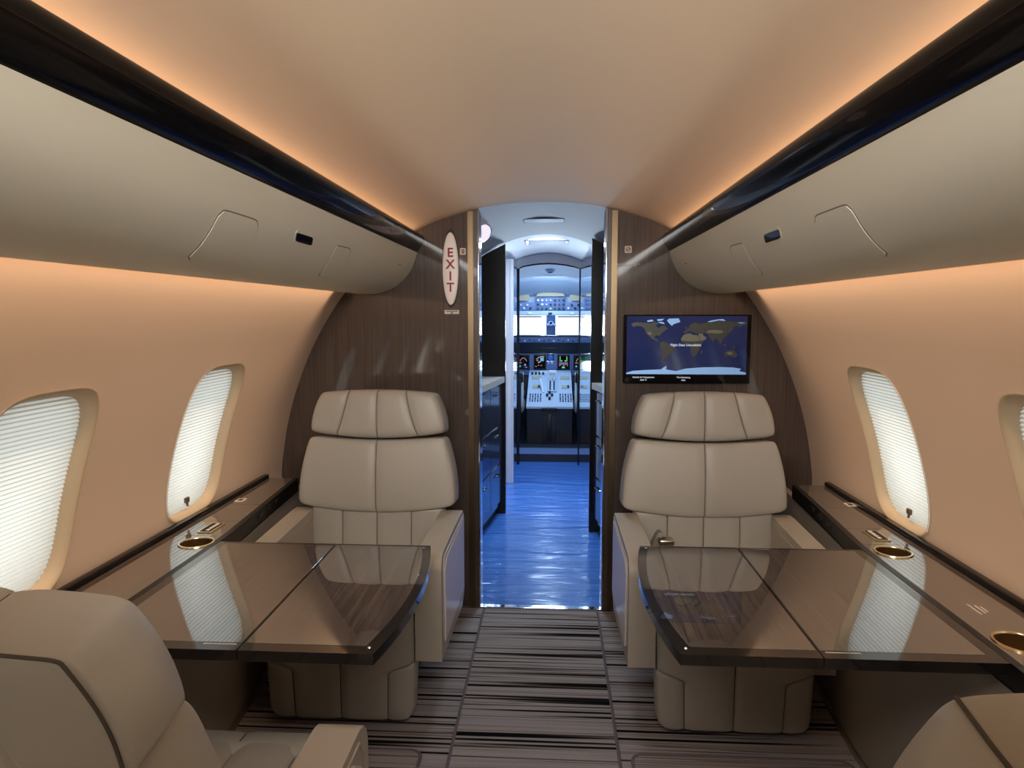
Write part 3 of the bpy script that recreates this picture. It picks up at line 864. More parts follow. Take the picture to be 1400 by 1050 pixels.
# monitor
mx0, mx1, mz0, mz1 = .362, .915, 1.064, 1.366
tv = empty('wall_screen', ((mx0+mx1)/2, Yb, mz0), label='flat wall screen showing a blue world map on the right bulkhead', cat='screen')
def tvp(bm, name, m, par, smooth=True):
    for v in bm.verts: v.co -= Vector(tv.location)
    return obj(name, bm, m, par, smooth=smooth, angle=30)
body = tvp(bevel(prism(bmesh.new(), rrect(mx0, mx1, mz0, mz1, .004), 'xz', Yb-.030, Yb), .002, 1), 'casing', M['gloss_black'], tv)
sx0, sx1, sz0, sz1 = .376, .898, 1.104, 1.360
scr = tvp(bxx(sx0, sx1, Yb-.0306, Yb-.030, sz0, sz1), 'map_display', M['ocean'], tv, False)
lands = {
 'land': [
  [(-168,66),(-155,71),(-128,70),(-110,68),(-95,72),(-82,68),(-95,60),(-82,53),(-78,60),(-65,60),(-56,52),(-65,45),(-70,42),(-76,35),(-81,30),(-80,25),(-84,30),(-95,29),(-97,22),(-90,21),(-87,16),(-83,10),(-79,8),(-85,11),(-95,16),(-105,20),(-112,29),(-117,33),(-124,41),(-124,48),(-135,58),(-150,60),(-160,56),(-165,61)],
  [(-79,8),(-70,12),(-60,9),(-50,0),(-35,-6),(-39,-15),(-48,-26),(-57,-37),(-65,-43),(-68,-54),(-74,-50),(-72,-35),(-70,-18),(-80,-5)],
  [(-17,15),(-12,8),(-5,5),(9,4),(13,-6),(12,-18),(18,-34),(25,-34),(32,-28),(35,-20),(40,-12),(42,-2),(51,11),(43,12),(37,14),(20,12),(0,13)],
  [(-9,37),(-9,43),(-1,46),(-4,48),(5,53),(9,57),(5,60),(12,65),(25,71),(40,66),(55,69),(70,73),(100,77),(115,74),(140,73),(170,70),(180,68),(175,62),(163,60),(158,52),(155,60),(140,58),(135,54),(140,48),(130,42),(127,36),(122,38),(121,30),(110,21),(107,12),(103,10),(103,2),(98,10),(94,17),(88,22),(80,14),(77,8),(73,18),(67,25),(62,36),(50,38),(36,36),(27,37),(23,38),(18,41),(13,44),(16,39),(10,44),(3,42),(-1,38)],
  [(114,-22),(122,-17),(131,-12),(136,-15),(141,-11),(146,-19),(153,-27),(150,-37),(140,-37),(131,-32),(116,-35)],
  [(44,-16),(50,-15),(47,-25),(44,-24)], [(131,32),(140,36),(142,43),(139,38)], [(109,1),(117,6),(118,0),(114,-4)], [(96,5),(104,-3),(105,-6),(100,0)], [(131,-2),(142,-3),(150,-9),(140,-8)], [(-5,50),(1,52),(-3,58),(-6,57)], [(167,-46),(178,-38),(174,-41)]],
 'desert': [
  [(-17,15),(0,13),(20,12),(37,14),(43,12),(37,22),(33,31),(20,32),(10,37),(0,36),(-9,32),(-16,22)],
  [(38,22),(45,13),(57,18),(60,24),(50,30),(48,36),(36,36),(35,30)],
  [(60,38),(75,38),(95,36),(110,40),(105,46),(85,48),(62,46)], [(-118,34),(-106,31),(-104,40),(-116,41)], [(120,-22),(134,-20),(140,-27),(128,-29)]],
 'ice': [
  [(-55,82),(-25,83),(-20,72),(-40,65),(-45,60),(-53,67),(-60,76)],
  [(-180,-90),(-180,-86),(-160,-80),(-120,-77),(-75,-75),(-66,-68),(-58,-64),(-60,-75),(-30,-80),(0,-72),(50,-68),(100,-67),(140,-68),(165,-72),(160,-79),(180,-84),(180,-90)],
  [(-90,80),(-68,82),(-75,76),(-88,75)], [(-120,76),(-104,79),(-100,74),(-118,72)], [(-88,72),(-72,72),(-66,65),(-80,68)], [(92,80),(108,81),(115,75),(95,77),(72,72),(60,72),(70,76)], [(150,71),(175,70),(160,67)]]}
for key, polys in lands.items():
    for k, poly in enumerate(polys):
        bm = bmesh.new()
        off = .0309+{'land': 0, 'desert': .0003, 'ice': .0005}[key]
        bm.faces.new([bm.verts.new((sx0+(lo+180)/360*(sx1-sx0), Yb-off, sz0+(la+90)/180*(sz1-sz0))) for lo, la in poly])
        tvp(bm, {'land': 'map_land', 'desert': 'map_desert', 'ice': 'map_ice'}[key], M[key], scr, False)
Lo = Vector(tv.location)
for body_, sz, x, z in (('Flight Data Unavailable', .0145, .634, 1.233), ('Outside Air Temperature', .0092, .452, 1.090), ('N/A °F', .0098, .452, 1.0775), ('Time Remaining', .0092, .627, 1.090), ('N/A', .0098, .627, 1.0775)):
    text('lettering', body_, sz, Vector((x, Yb-.0320, z))-Lo, M['scr_text'], tv, bold=.0002)

# ------------------------------------------------------------------ galley and entrance
G1, G2, G3 = 4.70, 5.80, 6.25
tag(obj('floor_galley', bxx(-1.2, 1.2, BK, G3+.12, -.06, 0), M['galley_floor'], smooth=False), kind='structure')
def arch_sheet(y0, y1, z0, k, m, name, half=1.05, ny=8):
    bm = bmesh.new(); xs = [-half+2*half*i/40 for i in range(41)]
    sheet(bm, [[(x, y0+(y1-y0)*j/ny, z0-k*x*x) for x in xs] for j in range(ny+1)])
    return tag(obj(name, bm, m, angle=0), kind='structure')
arch_sheet(BK, G1+.02, 1.898, .75, M['galley_ceil'], 'ceiling_galley')
arch_sheet(G1+.02, G2+.05, 1.898, .75, M['galley_wall'], 'ceiling_entrance')
arch_sheet(G2-.05, G3+.1, 1.899, .75, M['galley_wall'], 'ceiling_passage')
for s, nm in ((-1, 'wall_galley_left'), (1, 'wall_galley_right')):
    tag(obj(nm, bxx(s*1.02, s*1.08, BK+.09, G3+.1, 0, 1.95), M['galley_wall'], smooth=False), kind='structure')

def build_galley(s):
    side = 'left' if s < 0 else 'right'
    yE = 4.66 if s < 0 else 4.28
    root = empty('galley_cabinet', (0, 0, 0), label='dark glossy galley cabinet with pale curved counter, %s of the doorway' % side, cat='cabinet', group='galley cabinets')
    if s < 0: face = [(-.60, 3.26), (-.47, 3.5), (-.40, 3.9), (-.345, 4.3), (-.300, 4.64)]
    else: face = [(.60, 3.26), (.50, 3.45), (.42, 3.75), (.36, 4.05), (.318, 4.26)]
    wall = [(s*1.01, face[-1][1]), (s*1.01, 3.26)]
    obj('body', prism(bmesh.new(), face+wall, 'xy', .08, .91), M['galley_face'], root, angle=50)
    toe = [(x+s*.03, y) for x, y in face]
    obj('toe_kick', prism(bmesh.new(), toe+wall, 'xy', 0, .08), M['black'], root, angle=50)
    top = [(x-s*.028, y) for x, y in face]
    bm = prism(bmesh.new(), top+wall, 'xy', .912, .95); bevel(bm, .010, 3, 50)
    obj('counter_top', bm, M['counter'], root, angle=40)
    # drawer fronts on the face
    for zi, (a, b) in enumerate(((.11, .36), (.375, .62), (.635, .895))):
        for k in range(len(face)-1):
            (x0, y0), (x1, y1) = face[k], face[k+1]
            d = Vector((x1-x0, y1-y0)); l = d.length; d.normalize(); n = Vector((-d.y, d.x))*(1 if s < 0 else -1)*(-1)
            if n.x*s > 0: n = -n
            g = .006
            q = [(x0+d.x*g, y0+d.y*g), (x1-d.x*g, y1-d.y*g)]
            pts = [q[0], q[1], (q[1][0]+n.x*.008, q[1][1]+n.y*.008), (q[0][0]+n.x*.008, q[0][1]+n.y*.008)]
            bm = prism(bmesh.new(), pts, 'xy', a, b); bevel(bm, .002, 1, 50)
            dr = obj('drawer', bm, M['galley_face'], root, angle=40)
            mx_, my_ = (q[0][0]+q[1][0])/2+n.x*.016, (q[0][1]+q[1][1])/2+n.y*.016
            bm = path_tube(bmesh.new(), [(mx_-d.x*.05-n.x*.01, my_-d.y*.05-n.y*.01, b-.05), (mx_-d.x*.045, my_-d.y*.045, b-.05), (mx_+d.x*.045, my_+d.y*.045, b-.05), (mx_+d.x*.05-n.x*.01, my_+d.y*.05-n.y*.01, b-.05)], .005, 8)
            obj('handle', bm, M['chrome'] if (zi, k) != (2, 2) else M['gold'], dr)
    return root
build_galley(-1); build_galley(1)
# tall black end panels
def tall(s, y, xi, label, z):
    pts = [(s*xi, 0), (s*1.015, 0), (s*1.015, z-.75*1.03)]
    xs_ = [1.0, .9, .8, .7, .6, .5, .4, xi]
    pts += [(s*x, z-.75*x*x) for x in xs_]
    o = obj('tall_panel', prism(bmesh.new(), pts, 'xz', y, y+.04), M['tall_black'], smooth=False)
    return tag(o, label, 'partition panel', 'black galley panels')
tall(-1, 4.665, .268, 'full height black panel left of the doorway beyond the galley counter', 1.886)
tall(1, 4.285, .283, 'full height black panel right of the doorway beyond the galley counter', 1.886)

# passage partitions beyond: lilac end frame, polished side panels
def part_wall(name, bm, m): return tag(obj(name, bm, m, smooth=False), kind='structure')
bm = bxx(-.345, -.262, 5.52, 5.56, 0, 1.80, .004)
for x in (-.325, -.285): box(bm, (x, 5.517, .90), (.006, .008, 1.78))
part_wall('trim_lilac', bm, M['lilac'])
part_wall('wall_passage_left', bxx(-.272, -.262, 5.57, G3-.01, 0, 1.79), M['mirror'])
part_wall('wall_passage_right', bxx(.288, .300, 4.34, G3-.01, 0, 1.79), M['mirror'])
# cockpit door frame
def frame_half(s, xi):
    bm = bmesh.new()
    pts = [(s*xi, 0), (s*1.03, 0), (s*1.03, 1.2)] + [(s*x, 1.905-.75*x*x) for x in (.9, .8, .7, .6, .5, .4, .35)] + [(s*xi, 1.905-.75*xi*xi)]
    return prism(bm, pts, 'xz', G3, G3+.04)
part_wall('wall_cockpit_left', frame_half(-1, .258), M['lilac'])
part_wall('wall_cockpit_right', frame_half(1, .290), M['lilac'])
bm = path_tube(bmesh.new(), [(-.256, G3-.006, .0)]+[(-.256, G3-.006, z) for z in (.4, .8, 1.2, 1.6, 1.765)] + [(x, G3-.006, 1.812-.55*x*x) for x in (-.22, -.15, -.08, 0, .08, .15, .22)] + [(.288, G3-.006, z) for z in (1.765, 1.6, 1.2, .8, .4, 0)], .007, 8)
trim(bm, M['knob_dark'], True)
bm = sheet(bmesh.new(), [[(x, G3-.002, 1.812-.55*x*x) for x in [-.27+.57*i/20 for i in range(21)]], [(x, G3-.002, 1.905-.75*x*x) for x in [-.27+.57*i/20 for i in range(21)]]])
part_wall('wall_cockpit_lintel', bm, M['galley_wall'])

# galley ceiling fittings
def gz(x, z0=1.898, k=.75): return z0-k*x*x
def ceiling_patch(x0, x1, y0, y1, z0, k, off, r=.015):
    pts = rrect(x0, x1, y0, y1, r, 5); bm = bmesh.new()
    n = 16; rows = []
    V = [bm.verts.new((x, y, z0-k*x*x-off)) for x, y in pts]
    bm.faces.new(V)
    lo = [bm.verts.new((x, y, z0-k*x*x)) for x, y in pts]
    for i in range(len(pts)): bm.faces.new((V[i], V[(i+1) % len(pts)], lo[(i+1) % len(pts)], lo[i]))
    return bm
lp = obj('ceiling_lamp', ceiling_patch(-.155, .16, 4.93, 5.20, 1.898, .75, .006), M['galley_wall'], angle=30)
tag(lp, 'bright rectangular ceiling lamp beyond the doorway', 'ceiling lamp')
obj('lamp_diffuser', ceiling_patch(-.14, .145, 4.945, 5.185, 1.892, .75, .003), M['lamp_white'], lp, angle=30)
hp = obj('ceiling_hatch', ceiling_patch(-.115, .107, 3.90, 4.04, 1.898, .75, .002), M['galley_wall'], angle=30)
tag(hp, 'flat rectangular hatch in the grey ceiling just inside the doorway', 'ceiling hatch')
bm = path_tube(bmesh.new(), [(x, y, 1.8968-.75*x*x) for x, y in rrect(-.118, .110, 3.897, 4.043, .015, 5)], .0012, 6, True)
obj('edge_seal', bm, M['binline'], hp)
bm = lathe(bmesh.new(), [(.0001, -.035), (.5, -.032), (.85, -.020), (1.0, 0)], (0, 0, 0), 48)
DC = Vector((-.352, 3.66, 1.786))
R = Vector((-.45, .55, .70)).to_track_quat('Z', 'Y').to_matrix()
for v in bm.verts: v.co = R @ Vector((v.co.x*.088, v.co.y*.066, v.co.z)) + DC
od = tag(obj('dome_lamp', bm, M['lamp_oval'], angle=0), 'oval white dome lamp on the ceiling by the left door jamb', 'ceiling lamp')
bm = path_tube(bmesh.new(), [tuple(R @ Vector((.090*math.cos(2*PI*k/40), .068*math.sin(2*PI*k/40), .002))+DC) for k in range(40)], .004, 8, True)
obj('lamp_rim', bm, M['chrome'], od)
bm = tube(bmesh.new(), DC+R @ Vector((0, 0, .004)), DC+R @ Vector((0, 0, .05)), .055, 24)
obj('lamp_base', bm, M['galley_wall'], od)

# ------------------------------------------------------------------ cockpit
CF = .07
def cock(name, bm, m, smooth=False): return tag(obj(name, bm, m, smooth=smooth), kind='structure')
cock('floor_cockpit', bxx(-1.1, 1.1, G3+.12, 8.9, -.06, CF), M['cock_dark'])
cock('trim_step', bxx(-.9, .9, G3+.118, G3+.40, CF, CF+.006), M['cock_blue'])
bm = bmesh.new(); rows = []
for y, z0, k in ((G3+.04, 1.86, .5), (6.7, 1.84, .5), (7.1, 1.78, .5), (7.35, 1.68, .42), (7.5, 1.60, .3), (7.62, 1.56, .15)):
    rows.append([(x, y, z0-k*x*x) for x in [-1.0+2*i/30 for i in range(31)]])
cock('ceiling_cockpit', sheet(bm, rows), M['cock_light'], True)
for s, nm in ((-1, 'wall_cockpit_side_left'), (1, 'wall_cockpit_side_right')):
    cock(nm, bxx(s*.98, s*1.04, G3+.04, 8.6, 0, 1.9), M['cock_light'])
# brow above the windshield and side cheeks
cock('wall_windshield_brow', bxx(-1.0, 1.0, 7.62, 8.62, 1.45, 1.60), M['cock_light'])
cock('wall_nose', bxx(-1.05, 1.05, 8.45, 8.5, -.05, 1.11), M['cock_dark'])
cock('trim_windshield_header', bxx(-1.0, 1.0, 8.38, 8.44, 1.352, 1.46), M['cock_light'])
cock('trim_windshield_post', bxx(-.028, .080, 8.38, 8.44, 1.10, 1.36, .006), M['cock_blue'])
for s, n_ in ((-1, 31), (1, 32)):
    x0, x1 = (-.98, -.03) if s < 0 else (.082, .98)
    w = empty('window_%d' % n_, ((x0+x1)/2, 8.43, 1.1), kind='structure')
    bm = bxx(x0-(x0+x1)/2, x1-(x0+x1)/2, -.004, .004, .0, .26); obj('pane', bm, M['glass'], w, smooth=False)
    bm = path_tube(bmesh.new(), [(-.42, -.02, .235), (.42, -.02, .235)], .006, 8); obj('visor_rail', bm, M['cock_dark'], w)
# switch strip under the overhead panel
op = empty('overhead_console', (0, 7.55, 1.40), label='blue overhead switch panel above the cockpit windshield', cat='control panel')
oy = 7.55
def opart(name, bm, m, par=op, smooth=True):
    for v in bm.verts: v.co -= Vector((0, 7.55, 1.40))
    return obj(name, bm, m, par, smooth=smooth)
centre = opart('switch_panel', bxx(-.130, .175, oy-.03, oy+.02, 1.402, 1.546, .004), M['cock_blue'])
sideL = opart('switch_panel', bxx(-.75, -.134, oy-.02, oy+.02, 1.402, 1.494, .004), M['cock_blue'])
sideR = opart('switch_panel', bxx(.179, .75, oy-.02, oy+.02, 1.402, 1.494, .004), M['cock_blue'])
opart('lower_strip', bxx(-.75, .75, oy-.03, oy+.02, 1.355, 1.400, .004), M['cock_light'])
opart('upper_recess', prism(bmesh.new(), [(-.13, 1.556), (.175, 1.556), (.165, 1.582), (.10, 1.598), (-.06, 1.598), (-.12, 1.582)], 'xz', oy-.032, oy-.02), M['cock_tan'])
opart('side_recess', prism(bmesh.new(), rrect(-.40, -.20, 1.51, 1.575, .02), 'xz', oy-.022, oy-.01), M['cock_tan'])
opart('side_recess', prism(bmesh.new(), rrect(.225, .42, 1.51, 1.575, .02), 'xz', oy-.022, oy-.01), M['cock_tan'])
rnd = random.Random(3)
for k in range(34):
    ix, iz = k % 7, k//7
    if k < 21: x, z, par, y = -.11+.045*ix, 1.425+.045*iz, centre, oy-.03
    elif k < 28: x, z, par, y = -.40+.035*(k-21), 1.43+.035*((k-21) % 2), sideL, oy-.02
    else: x, z, par, y = .215+.035*(k-28), 1.43+.035*((k-28) % 2), sideR, oy-.02
    r = .009 if rnd.random() < .6 else .012
    bm = tube(bmesh.new(), (x, y, z), (x, y-.016, z), r, 10); opart('knob', bm, M['knob_dark'] if rnd.random() < .7 else M['knob_pale'], par)
for x in (-.33, -.20, .02, .26, .36):
    opart('bracket', bxx(x-.02, x+.02, oy-.045, oy-.02, 1.362, 1.385, .004), M['knob_dark'] if x == .02 else M['knob_pale'])
# dome light and vents on the cockpit ceiling
bm = lathe(bmesh.new(), [(.0001, -.03), (.035, -.025), (.05, -.005), (.055, 0)], (.02, 6.95, 1.805), 28)
dl = tag(obj('dome_light', bm, M['cock_light']), 'small round dome light on the pale cockpit ceiling', 'ceiling lamp')
obj('lens', lathe(bmesh.new(), [(.0001, -.036), (.02, -.034), (.028, -.026)], (.02, 6.95, 1.805), 20), M['knob_dark'], dl)
# compass on the post
cp = tag(obj('mounted_compass', lathe(bmesh.new(), [(.0001, -.03), (.024, -.028), (.03, -.015), (.03, .0)], (.026, 8.379, 1.255), 24, 'y'), M['knob_pale']), 'small pale compass on the centre windshield post', 'compass')
obj('dial', lathe(bmesh.new(), [(.0001, -.032), (.014, -.0315), (.016, -.029)], (.026, 8.379, 1.262), 20, 'y'), M['knob_dark'], cp)
for s in (-1, 1):
    bm = bxx(.026+s*.045-.018, .026+s*.045+.018, 8.35, 8.379, 1.225, 1.250, .006); obj('bracket', bm, M['knob_pale'], cp)
# glareshield
gs = empty('glareshield', (0, 8.0, .92), label='long dark glareshield shelf with blue control strip below the windshield', cat='glareshield')
def gpart(name, bm, m, par=gs):
    for v in bm.verts: v.co -= Vector((0, 8.0, .92))
    return obj(name, bm, m, par)
gpart('hood', prism(bmesh.new(), [(8.0, 1.118), (8.36, 1.118), (8.36, 1.02), (8.0, 1.03)], 'yz', -.95, .95), M['cock_dark'])
gpart('mode_panel', bxx(-.95, .95, 7.985, 8.0, 1.042, 1.102, .003), M['cock_blue'])
gpart('brow', prism(bmesh.new(), [(7.99, 1.04), (8.2, 1.04), (8.2, .914), (8.05, .914)], 'yz', -.95, .95), M['cock_dark'])
gpart('brow_slot', bxx(-.12, .12, 8.005, 8.03, .965, .985, .003), M['black'])
for k in range(24):
    x = -.60+.055*k
    bm = tube(bmesh.new(), (x, 7.986, 1.06+.012*(k % 2)), (x, 7.968, 1.06+.012*(k % 2)), .009, 10)
    gpart('knob', bm, M['knob_dark'] if k % 3 else M['knob_pale'])
# instrument panel with displays
ip = empty('instrument_panel', (0, 8.1, .55), label='blue instrument panel with row of dark displays ahead of the pedestal', cat='instrument panel')
def ipart(name, bm, m, par=ip, smooth=True):
    for v in bm.verts: v.co -= Vector((0, 8.1, .55))
    return obj(name, bm, m, par, smooth=smooth)
py = 8.06
ipart('panel', bxx(-.95, .95, py, py+.05, .66, .91, .003), M['cock_blue'])
ipart('lower_panel', bxx(-.95, .95, py+.02, py+.06, CF, .66, .003), M['cock_dark'])
for k, x in enumerate((-.49, -.29, -.098, .176, .36, .56)):
    d = ipart('display', bxx(x-.075, x+.075, py-.008, py, .722, .900, .004), M['cock_dark'])
    f = ipart('display_glass', bxx(x-.062, x+.062, py-.0095, py-.008, .735, .888), M['screen_off'], d, False)
    def gfx(x0, x1, z0, z1, key):
        ipart('graphic', bxx(x+x0, x+x1, py-.011, py-.0095, .735+z0, .735+z1), M[key], d, False)
    if k in (0, 1, 4, 5):
        bm = bmesh.new(); pts = [(x+.045*math.cos(a)*.9, py-.0105, .80+.06*math.sin(a)) for a in [math.radians(20+14*i) for i in range(11)]]
        ipart('arc', path_tube(bm, pts, .003, 6), M['g_pink'], d)
        gfx(-.045, -.03, .02, .04, 'g_cyan'); gfx(.01, .03, .035, .055, 'g_cyan'); gfx(-.05, -.02, .065, .072, 'g_amber'); gfx(.02, .045, .012, .020, 'g_mag')
    elif k == 2:
        for j in range(9):
            rr = random.Random(j*5+1); a = rr.uniform(-.055, .03); b = rr.uniform(.01, .13)
            gfx(a, a+rr.uniform(.01, .03), b, b+.008, ['g_amber', 'g_cyan', 'g_pink'][j % 3])
        gfx(.005, .045, .09, .13, 'g_cyan'); gfx(.0, .05, .135, .146, 'g_amber')
    else:
        for j, sx in enumerate((-.045, .032)): gfx(sx, sx+.01, .085, .145, 'g_green')
        for j in range(7): gfx(-.05+.015*j, -.043+.015*j, .03+.01*(j % 3), .075, ['g_mag', 'g_cyan', 'g_pink'][j % 3])
        gfx(-.03, -.015, .085, .10, 'g_green'); gfx(.012, .027, .085, .10, 'g_green'); gfx(-.02, .015, .008, .026, 'g_green')
sb = ipart('standby_display', bxx(.024-.042, .024+.042, py-.010, py, .822, .902, .010), M['cock_dark'])
bm = lathe(bmesh.new(), [(.0001, -.0105), (.030, -.0105), (.032, -.009)], (.024, py-.001, .864), 24, 'y'); ipart('dial', bm, M['g_blue'], sb)
for x in (.005, .043): ipart('knob', tube(bmesh.new(), (x, py, .800), (x, py-.014, .800), .008, 10), M['knob_pale'])
for x in (-.193, .083-.12, .27-.002): ipart('seam', bxx(x-.002, x+.002, py-.001, py, .665, .905), M['cock_dark'], ip, False)
# centre pedestal
cpd = empty('center_pedestal', (.02, 6.9, CF), label='pale blue center pedestal with throttle levers and keypads between the pilot seats', cat='pedestal')
def ppart(name, bm, m, par=cpd, smooth=True):
    for v in bm.verts: v.co -= Vector((.02, 6.9, CF))
    return obj(name, bm, m, par, smooth=smooth)
YN, ZN, YF, ZF = 6.9, .445, 7.72, .708
def pz(y): return ZN+(ZF-ZN)*(y-YN)/(YF-YN)
ppart('body', prism(bmesh.new(), [(YN+.03, CF), (8.0, CF), (8.0, .70), (YF, ZF-.006), (YN+.01, ZN-.006)], 'yz', -.205, .248), M['cock_dark'])
tp = ppart('top_plate', prism(bmesh.new(), [(YN, ZN-.02), (YN, ZN), (YF, ZF), (8.04, ZF+.01), (8.04, ZF-.02), (YF, ZF-.02)], 'yz', -.212, .255), M['cock_light'])
# rear face: arch panels
ppart('rear_column', bxx(-.05, .09, YN+.015, YN+.035, CF+.01, .40, .008), M['cock_dark'])
ppart('rear_tray', bxx(-.06, .10, YN-.005, YN+.035, .40, .432, .004), M['black'])
for s in (-1, 1):
    cx = .02+s*.145
    pts = [(cx-.07, CF+.01), (cx+.07, CF+.01)] + [(cx+.07*math.cos(a), .27+.10*math.sin(a)) for a in [PI*i/12 for i in range(13)]]
    ppart('rear_recess', prism(bmesh.new(), pts, 'xz', YN+.022, YN+.034), M['black'])
ppart('rear_groove', bxx(-.005, .045, YN+.008, YN+.018, CF+.03, .37, .006), M['black'])
sl = math.atan2(ZF-ZN, YF-YN)
Rs = Matrix.Rotation(sl, 3, 'X')
def topbox(name, x, y, sx, sy, h, m, par=tp, bv=.003):
    bm = bmesh.new(); box(bm, (0, 0, 0), (sx, sy, h)); bevel(bm, bv, 1)
    for v in bm.verts: v.co = Rs @ v.co + Vector((x, y, pz(y)+h/2*math.cos(sl)))
    return ppart(name, bm, m, par)
quad = topbox('throttle_quadrant', .045, 7.42, .10, .40, .02, M['cock_light'])
for x in (.025, .066):
    topbox('throttle_slot', x, 7.40, .018, .32, .023, M['knob_dark'], quad)
for x in (.028, .066):
    bm = bxx(x-.012, x+.012, 7.47, 7.50, pz(7.5), pz(7.5)+.10, .004); lv = ppart('throttle_lever', bm, M['knob_pale'])
    ppart('grip', bxx(x-.022, x+.022, 7.455, 7.505, pz(7.5)+.09, pz(7.5)+.125, .008), M['knob_pale'], lv)
bm = tube(bmesh.new(), (-.045, 7.22, pz(7.22)), (-.085, 7.38, pz(7.38)+.08), .012, 10); ppart('flap_lever', bm, M['knob_pale'])
for s, cx in ((-1, -.125), (1, .185)):
    sc1 = topbox('display', cx, 7.60, .10, .08, .008, M['cock_tan']); topbox('display', cx, 7.36, .075, .075, .01, M['cock_tan'])
    topbox('cursor_knob', cx+.03, 7.34, .02, .03, .03, M['knob_dark'])
    for i in range(5):
        for j in range(4):
            topbox('key', cx-.055+.027*i, 7.02+.05*j, .014, .022, .012, M['knob_dark'] if (i+j) % 2 else M['cock_blue'], bv=.001)
for x, y in ((-.005, 7.14), (.045, 7.14), (.02, 7.20), (.02, 7.06)): topbox('trim_knob', x, y, .026, .04, .03, M['knob_dark'], bv=.008)
for k in range(4): topbox('rotary_knob', -.175+.04*k, 7.69, .022, .03, .03, M['knob_dark'], bv=.006)
# pilot seats
def pilot_seat(s):
    side = 'left' if s < 0 else 'right'
    cx = s*.54
    o = empty('pilot_seat', (cx, 7.05, CF), label='%s pilot seat edge with pale sheepskin beside the center pedestal' % side, cat='pilot seat', group='pilot seats')
    def sp(name, bm, m, par=o):
        for v in bm.verts: v.co -= Vector(o.location)
        return obj(name, bm, m, par)
    xin = .245 if s < 0 else .275
    a, b = sorted((s*xin, s*.82))
    sp('backrest', bxx(a, b, 6.96, 7.10, .40, .70, .04, 4), M['sheepskin'])
    sp('back_frame', bxx(a+.02, b-.02, 6.90, 6.97, .20, .72, .02, 3), M['cock_dark'])
    sp('cushion', bxx(a, b, 7.10, 7.55, .34, .46, .04, 4), M['sheepskin'])
    sp('headrest', bxx(a+.10, b-.10, 6.95, 7.04, .74, .92, .03, 3), M['cock_dark'])
    sp('shoulder_pad', bxx(min(s*xin, s*(xin+.07)), max(s*xin, s*(xin+.07)), 6.93, 7.05, .68, .785, .015, 3), M['black'])
    sp('armrest', bxx(min(s*(xin-.008), s*(xin+.04)), max(s*(xin-.008), s*(xin+.04)), 7.11, 7.45, .50, .55, .012, 3), M['cock_dark'])
    sp('base', bxx(a+.1, b-.1, 7.05, 7.45, 0+CF, .34, .01), M['cock_dark'])
    return o
pilot_seat(-1); pilot_seat(1)

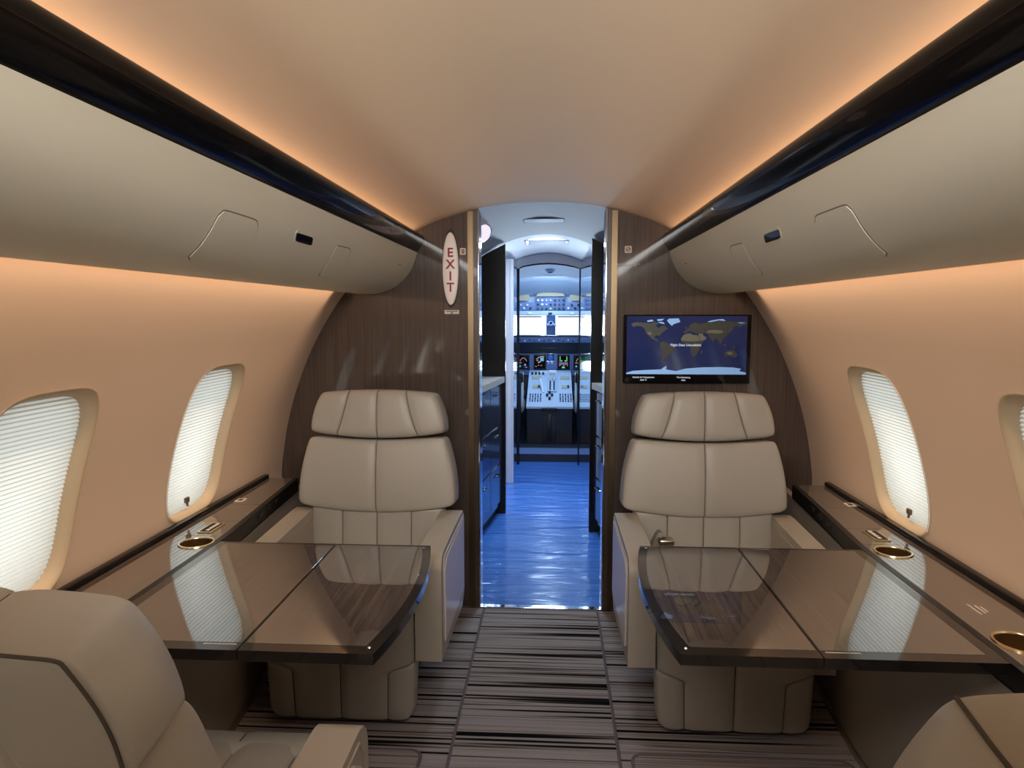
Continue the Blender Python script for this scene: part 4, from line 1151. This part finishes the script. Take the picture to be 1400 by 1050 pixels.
# ------------------------------------------------------------------ lights
def area(name, loc, size, power, col, direction, spread=180):
    l = bpy.data.lights.new(name, 'AREA'); l.shape = 'RECTANGLE'; l.size, l.size_y = size; l.energy = power; l.color = col
    l.spread = math.radians(spread)
    o = bpy.data.objects.new(name, l); COL.objects.link(o); o.location = loc
    d = Vector(direction).normalized()
    # local x along the long side; -z towards direction
    z = -d
    ref = Vector((0, 1, 0)) if abs(d.y) < .9 else Vector((1, 0, 0))
    y = z.cross(ref).normalized(); x = y.cross(z).normalized()
    o.matrix_world = Matrix.Translation(loc) @ Matrix((x, y, z)).transposed().to_4x4()
    return o
WARM2 = (1.0, .64, .40)
YM, YL = (RE+BK)/2, BK-RE-.1
for s in (-1, 1):
    area('cove_upper', (s*.586, YM, 1.699), (YL, .02), 1.85, (1.0, .52, .27), (-s*.9, 0, .5))
    area('cove_fill', (s*.582, YM, 1.7005), (YL, .016), 3.3, (1.0, .76, .54), (-s, 0, .20), 38)  # added narrow beam to lift the ceiling centre
    area('cove_lower', (s*.864, YM-.06, 1.4805), (YL-.12, .012), 1.25, (1.0, .54, .29), (s*.95, 0, -.45))
    area('cove_lower_fill', (s*.866, YM-.06, 1.480), (YL-.12, .010), 3.7, (1.0, .70, .47), (s*.5, 0, -.87), 66)  # added beam to brighten the wall farther below the cove
    for c in WIN_Y:
        z = WIN_Z-.03
        area('daylight', (s*(W(z)+.17), c, z), (.18, .30), .26 if c > .3 else 5, (.86, .94, 1.0), (-s, 0, -.12))  # lamps at the aft windows are boosted as added cabin fill
area('galley_ceiling_light', (0, 5.06, 1.86), (.28, .24), 8, (.70, .85, 1.0), (0, 0, -1))
area('galley_fill', (0, 4.0, 1.86), (.3, .3), 5, (.66, .83, 1.0), (0, 0, -1), 140)  # added lamp to brighten the galley floor; no fixture there
area('entry_daylight', (-.98, 5.1, 1.0), (.8, 1.6), 16, (.70, .86, 1.0), (1, 0, -.1))
area('windshield_daylight', (0, 8.35, 1.24), (1.6, .2), 20, (.66, .83, 1.0), (0, -.82, .57), 100)
area('cockpit_fill', (.02, 7.02, 1.72), (.5, .3), 8, (.62, .81, 1.0), (0, .2, -1))  # added fill for panel and pedestal; the dome fixture itself stays dark
# added fill lamp below the ceiling, out of view, for the facing seats
area('cabin_fill', (0, .28, CZ(0)-.07), (1.0, .5), 9, (1, .97, .94), (0, .95, -.30), 90)

w = bpy.data.worlds.new('World'); sc.world = w; w.use_nodes = True
bg = w.node_tree.nodes['Background']; bg.inputs[0].default_value = (.80, .90, 1.0, 1); bg.inputs[1].default_value = 1.0

# ------------------------------------------------------------------ camera
cam = bpy.data.cameras.new('Camera'); co = bpy.data.objects.new('Camera', cam); COL.objects.link(co)
FPX = 950.; VX, VY = 756., 429.
pitch = math.atan((525-VY)/FPX); yaw = math.atan((VX-700)/FPX*math.cos(pitch))
cam.sensor_width = 36; cam.lens = FPX/1400*36; cam.clip_start = .02
co.location = (.05, 0, 1.37); co.rotation_euler = (PI/2-pitch, 0, yaw)
sc.camera = co
sc.view_settings.view_transform = 'Standard'
sc.view_settings.look = 'None'
sc.view_settings.exposure = .52
sc.cycles.max_bounces = 10
sc.cycles.diffuse_bounces = 5
sc.cycles.sample_clamp_indirect = 6
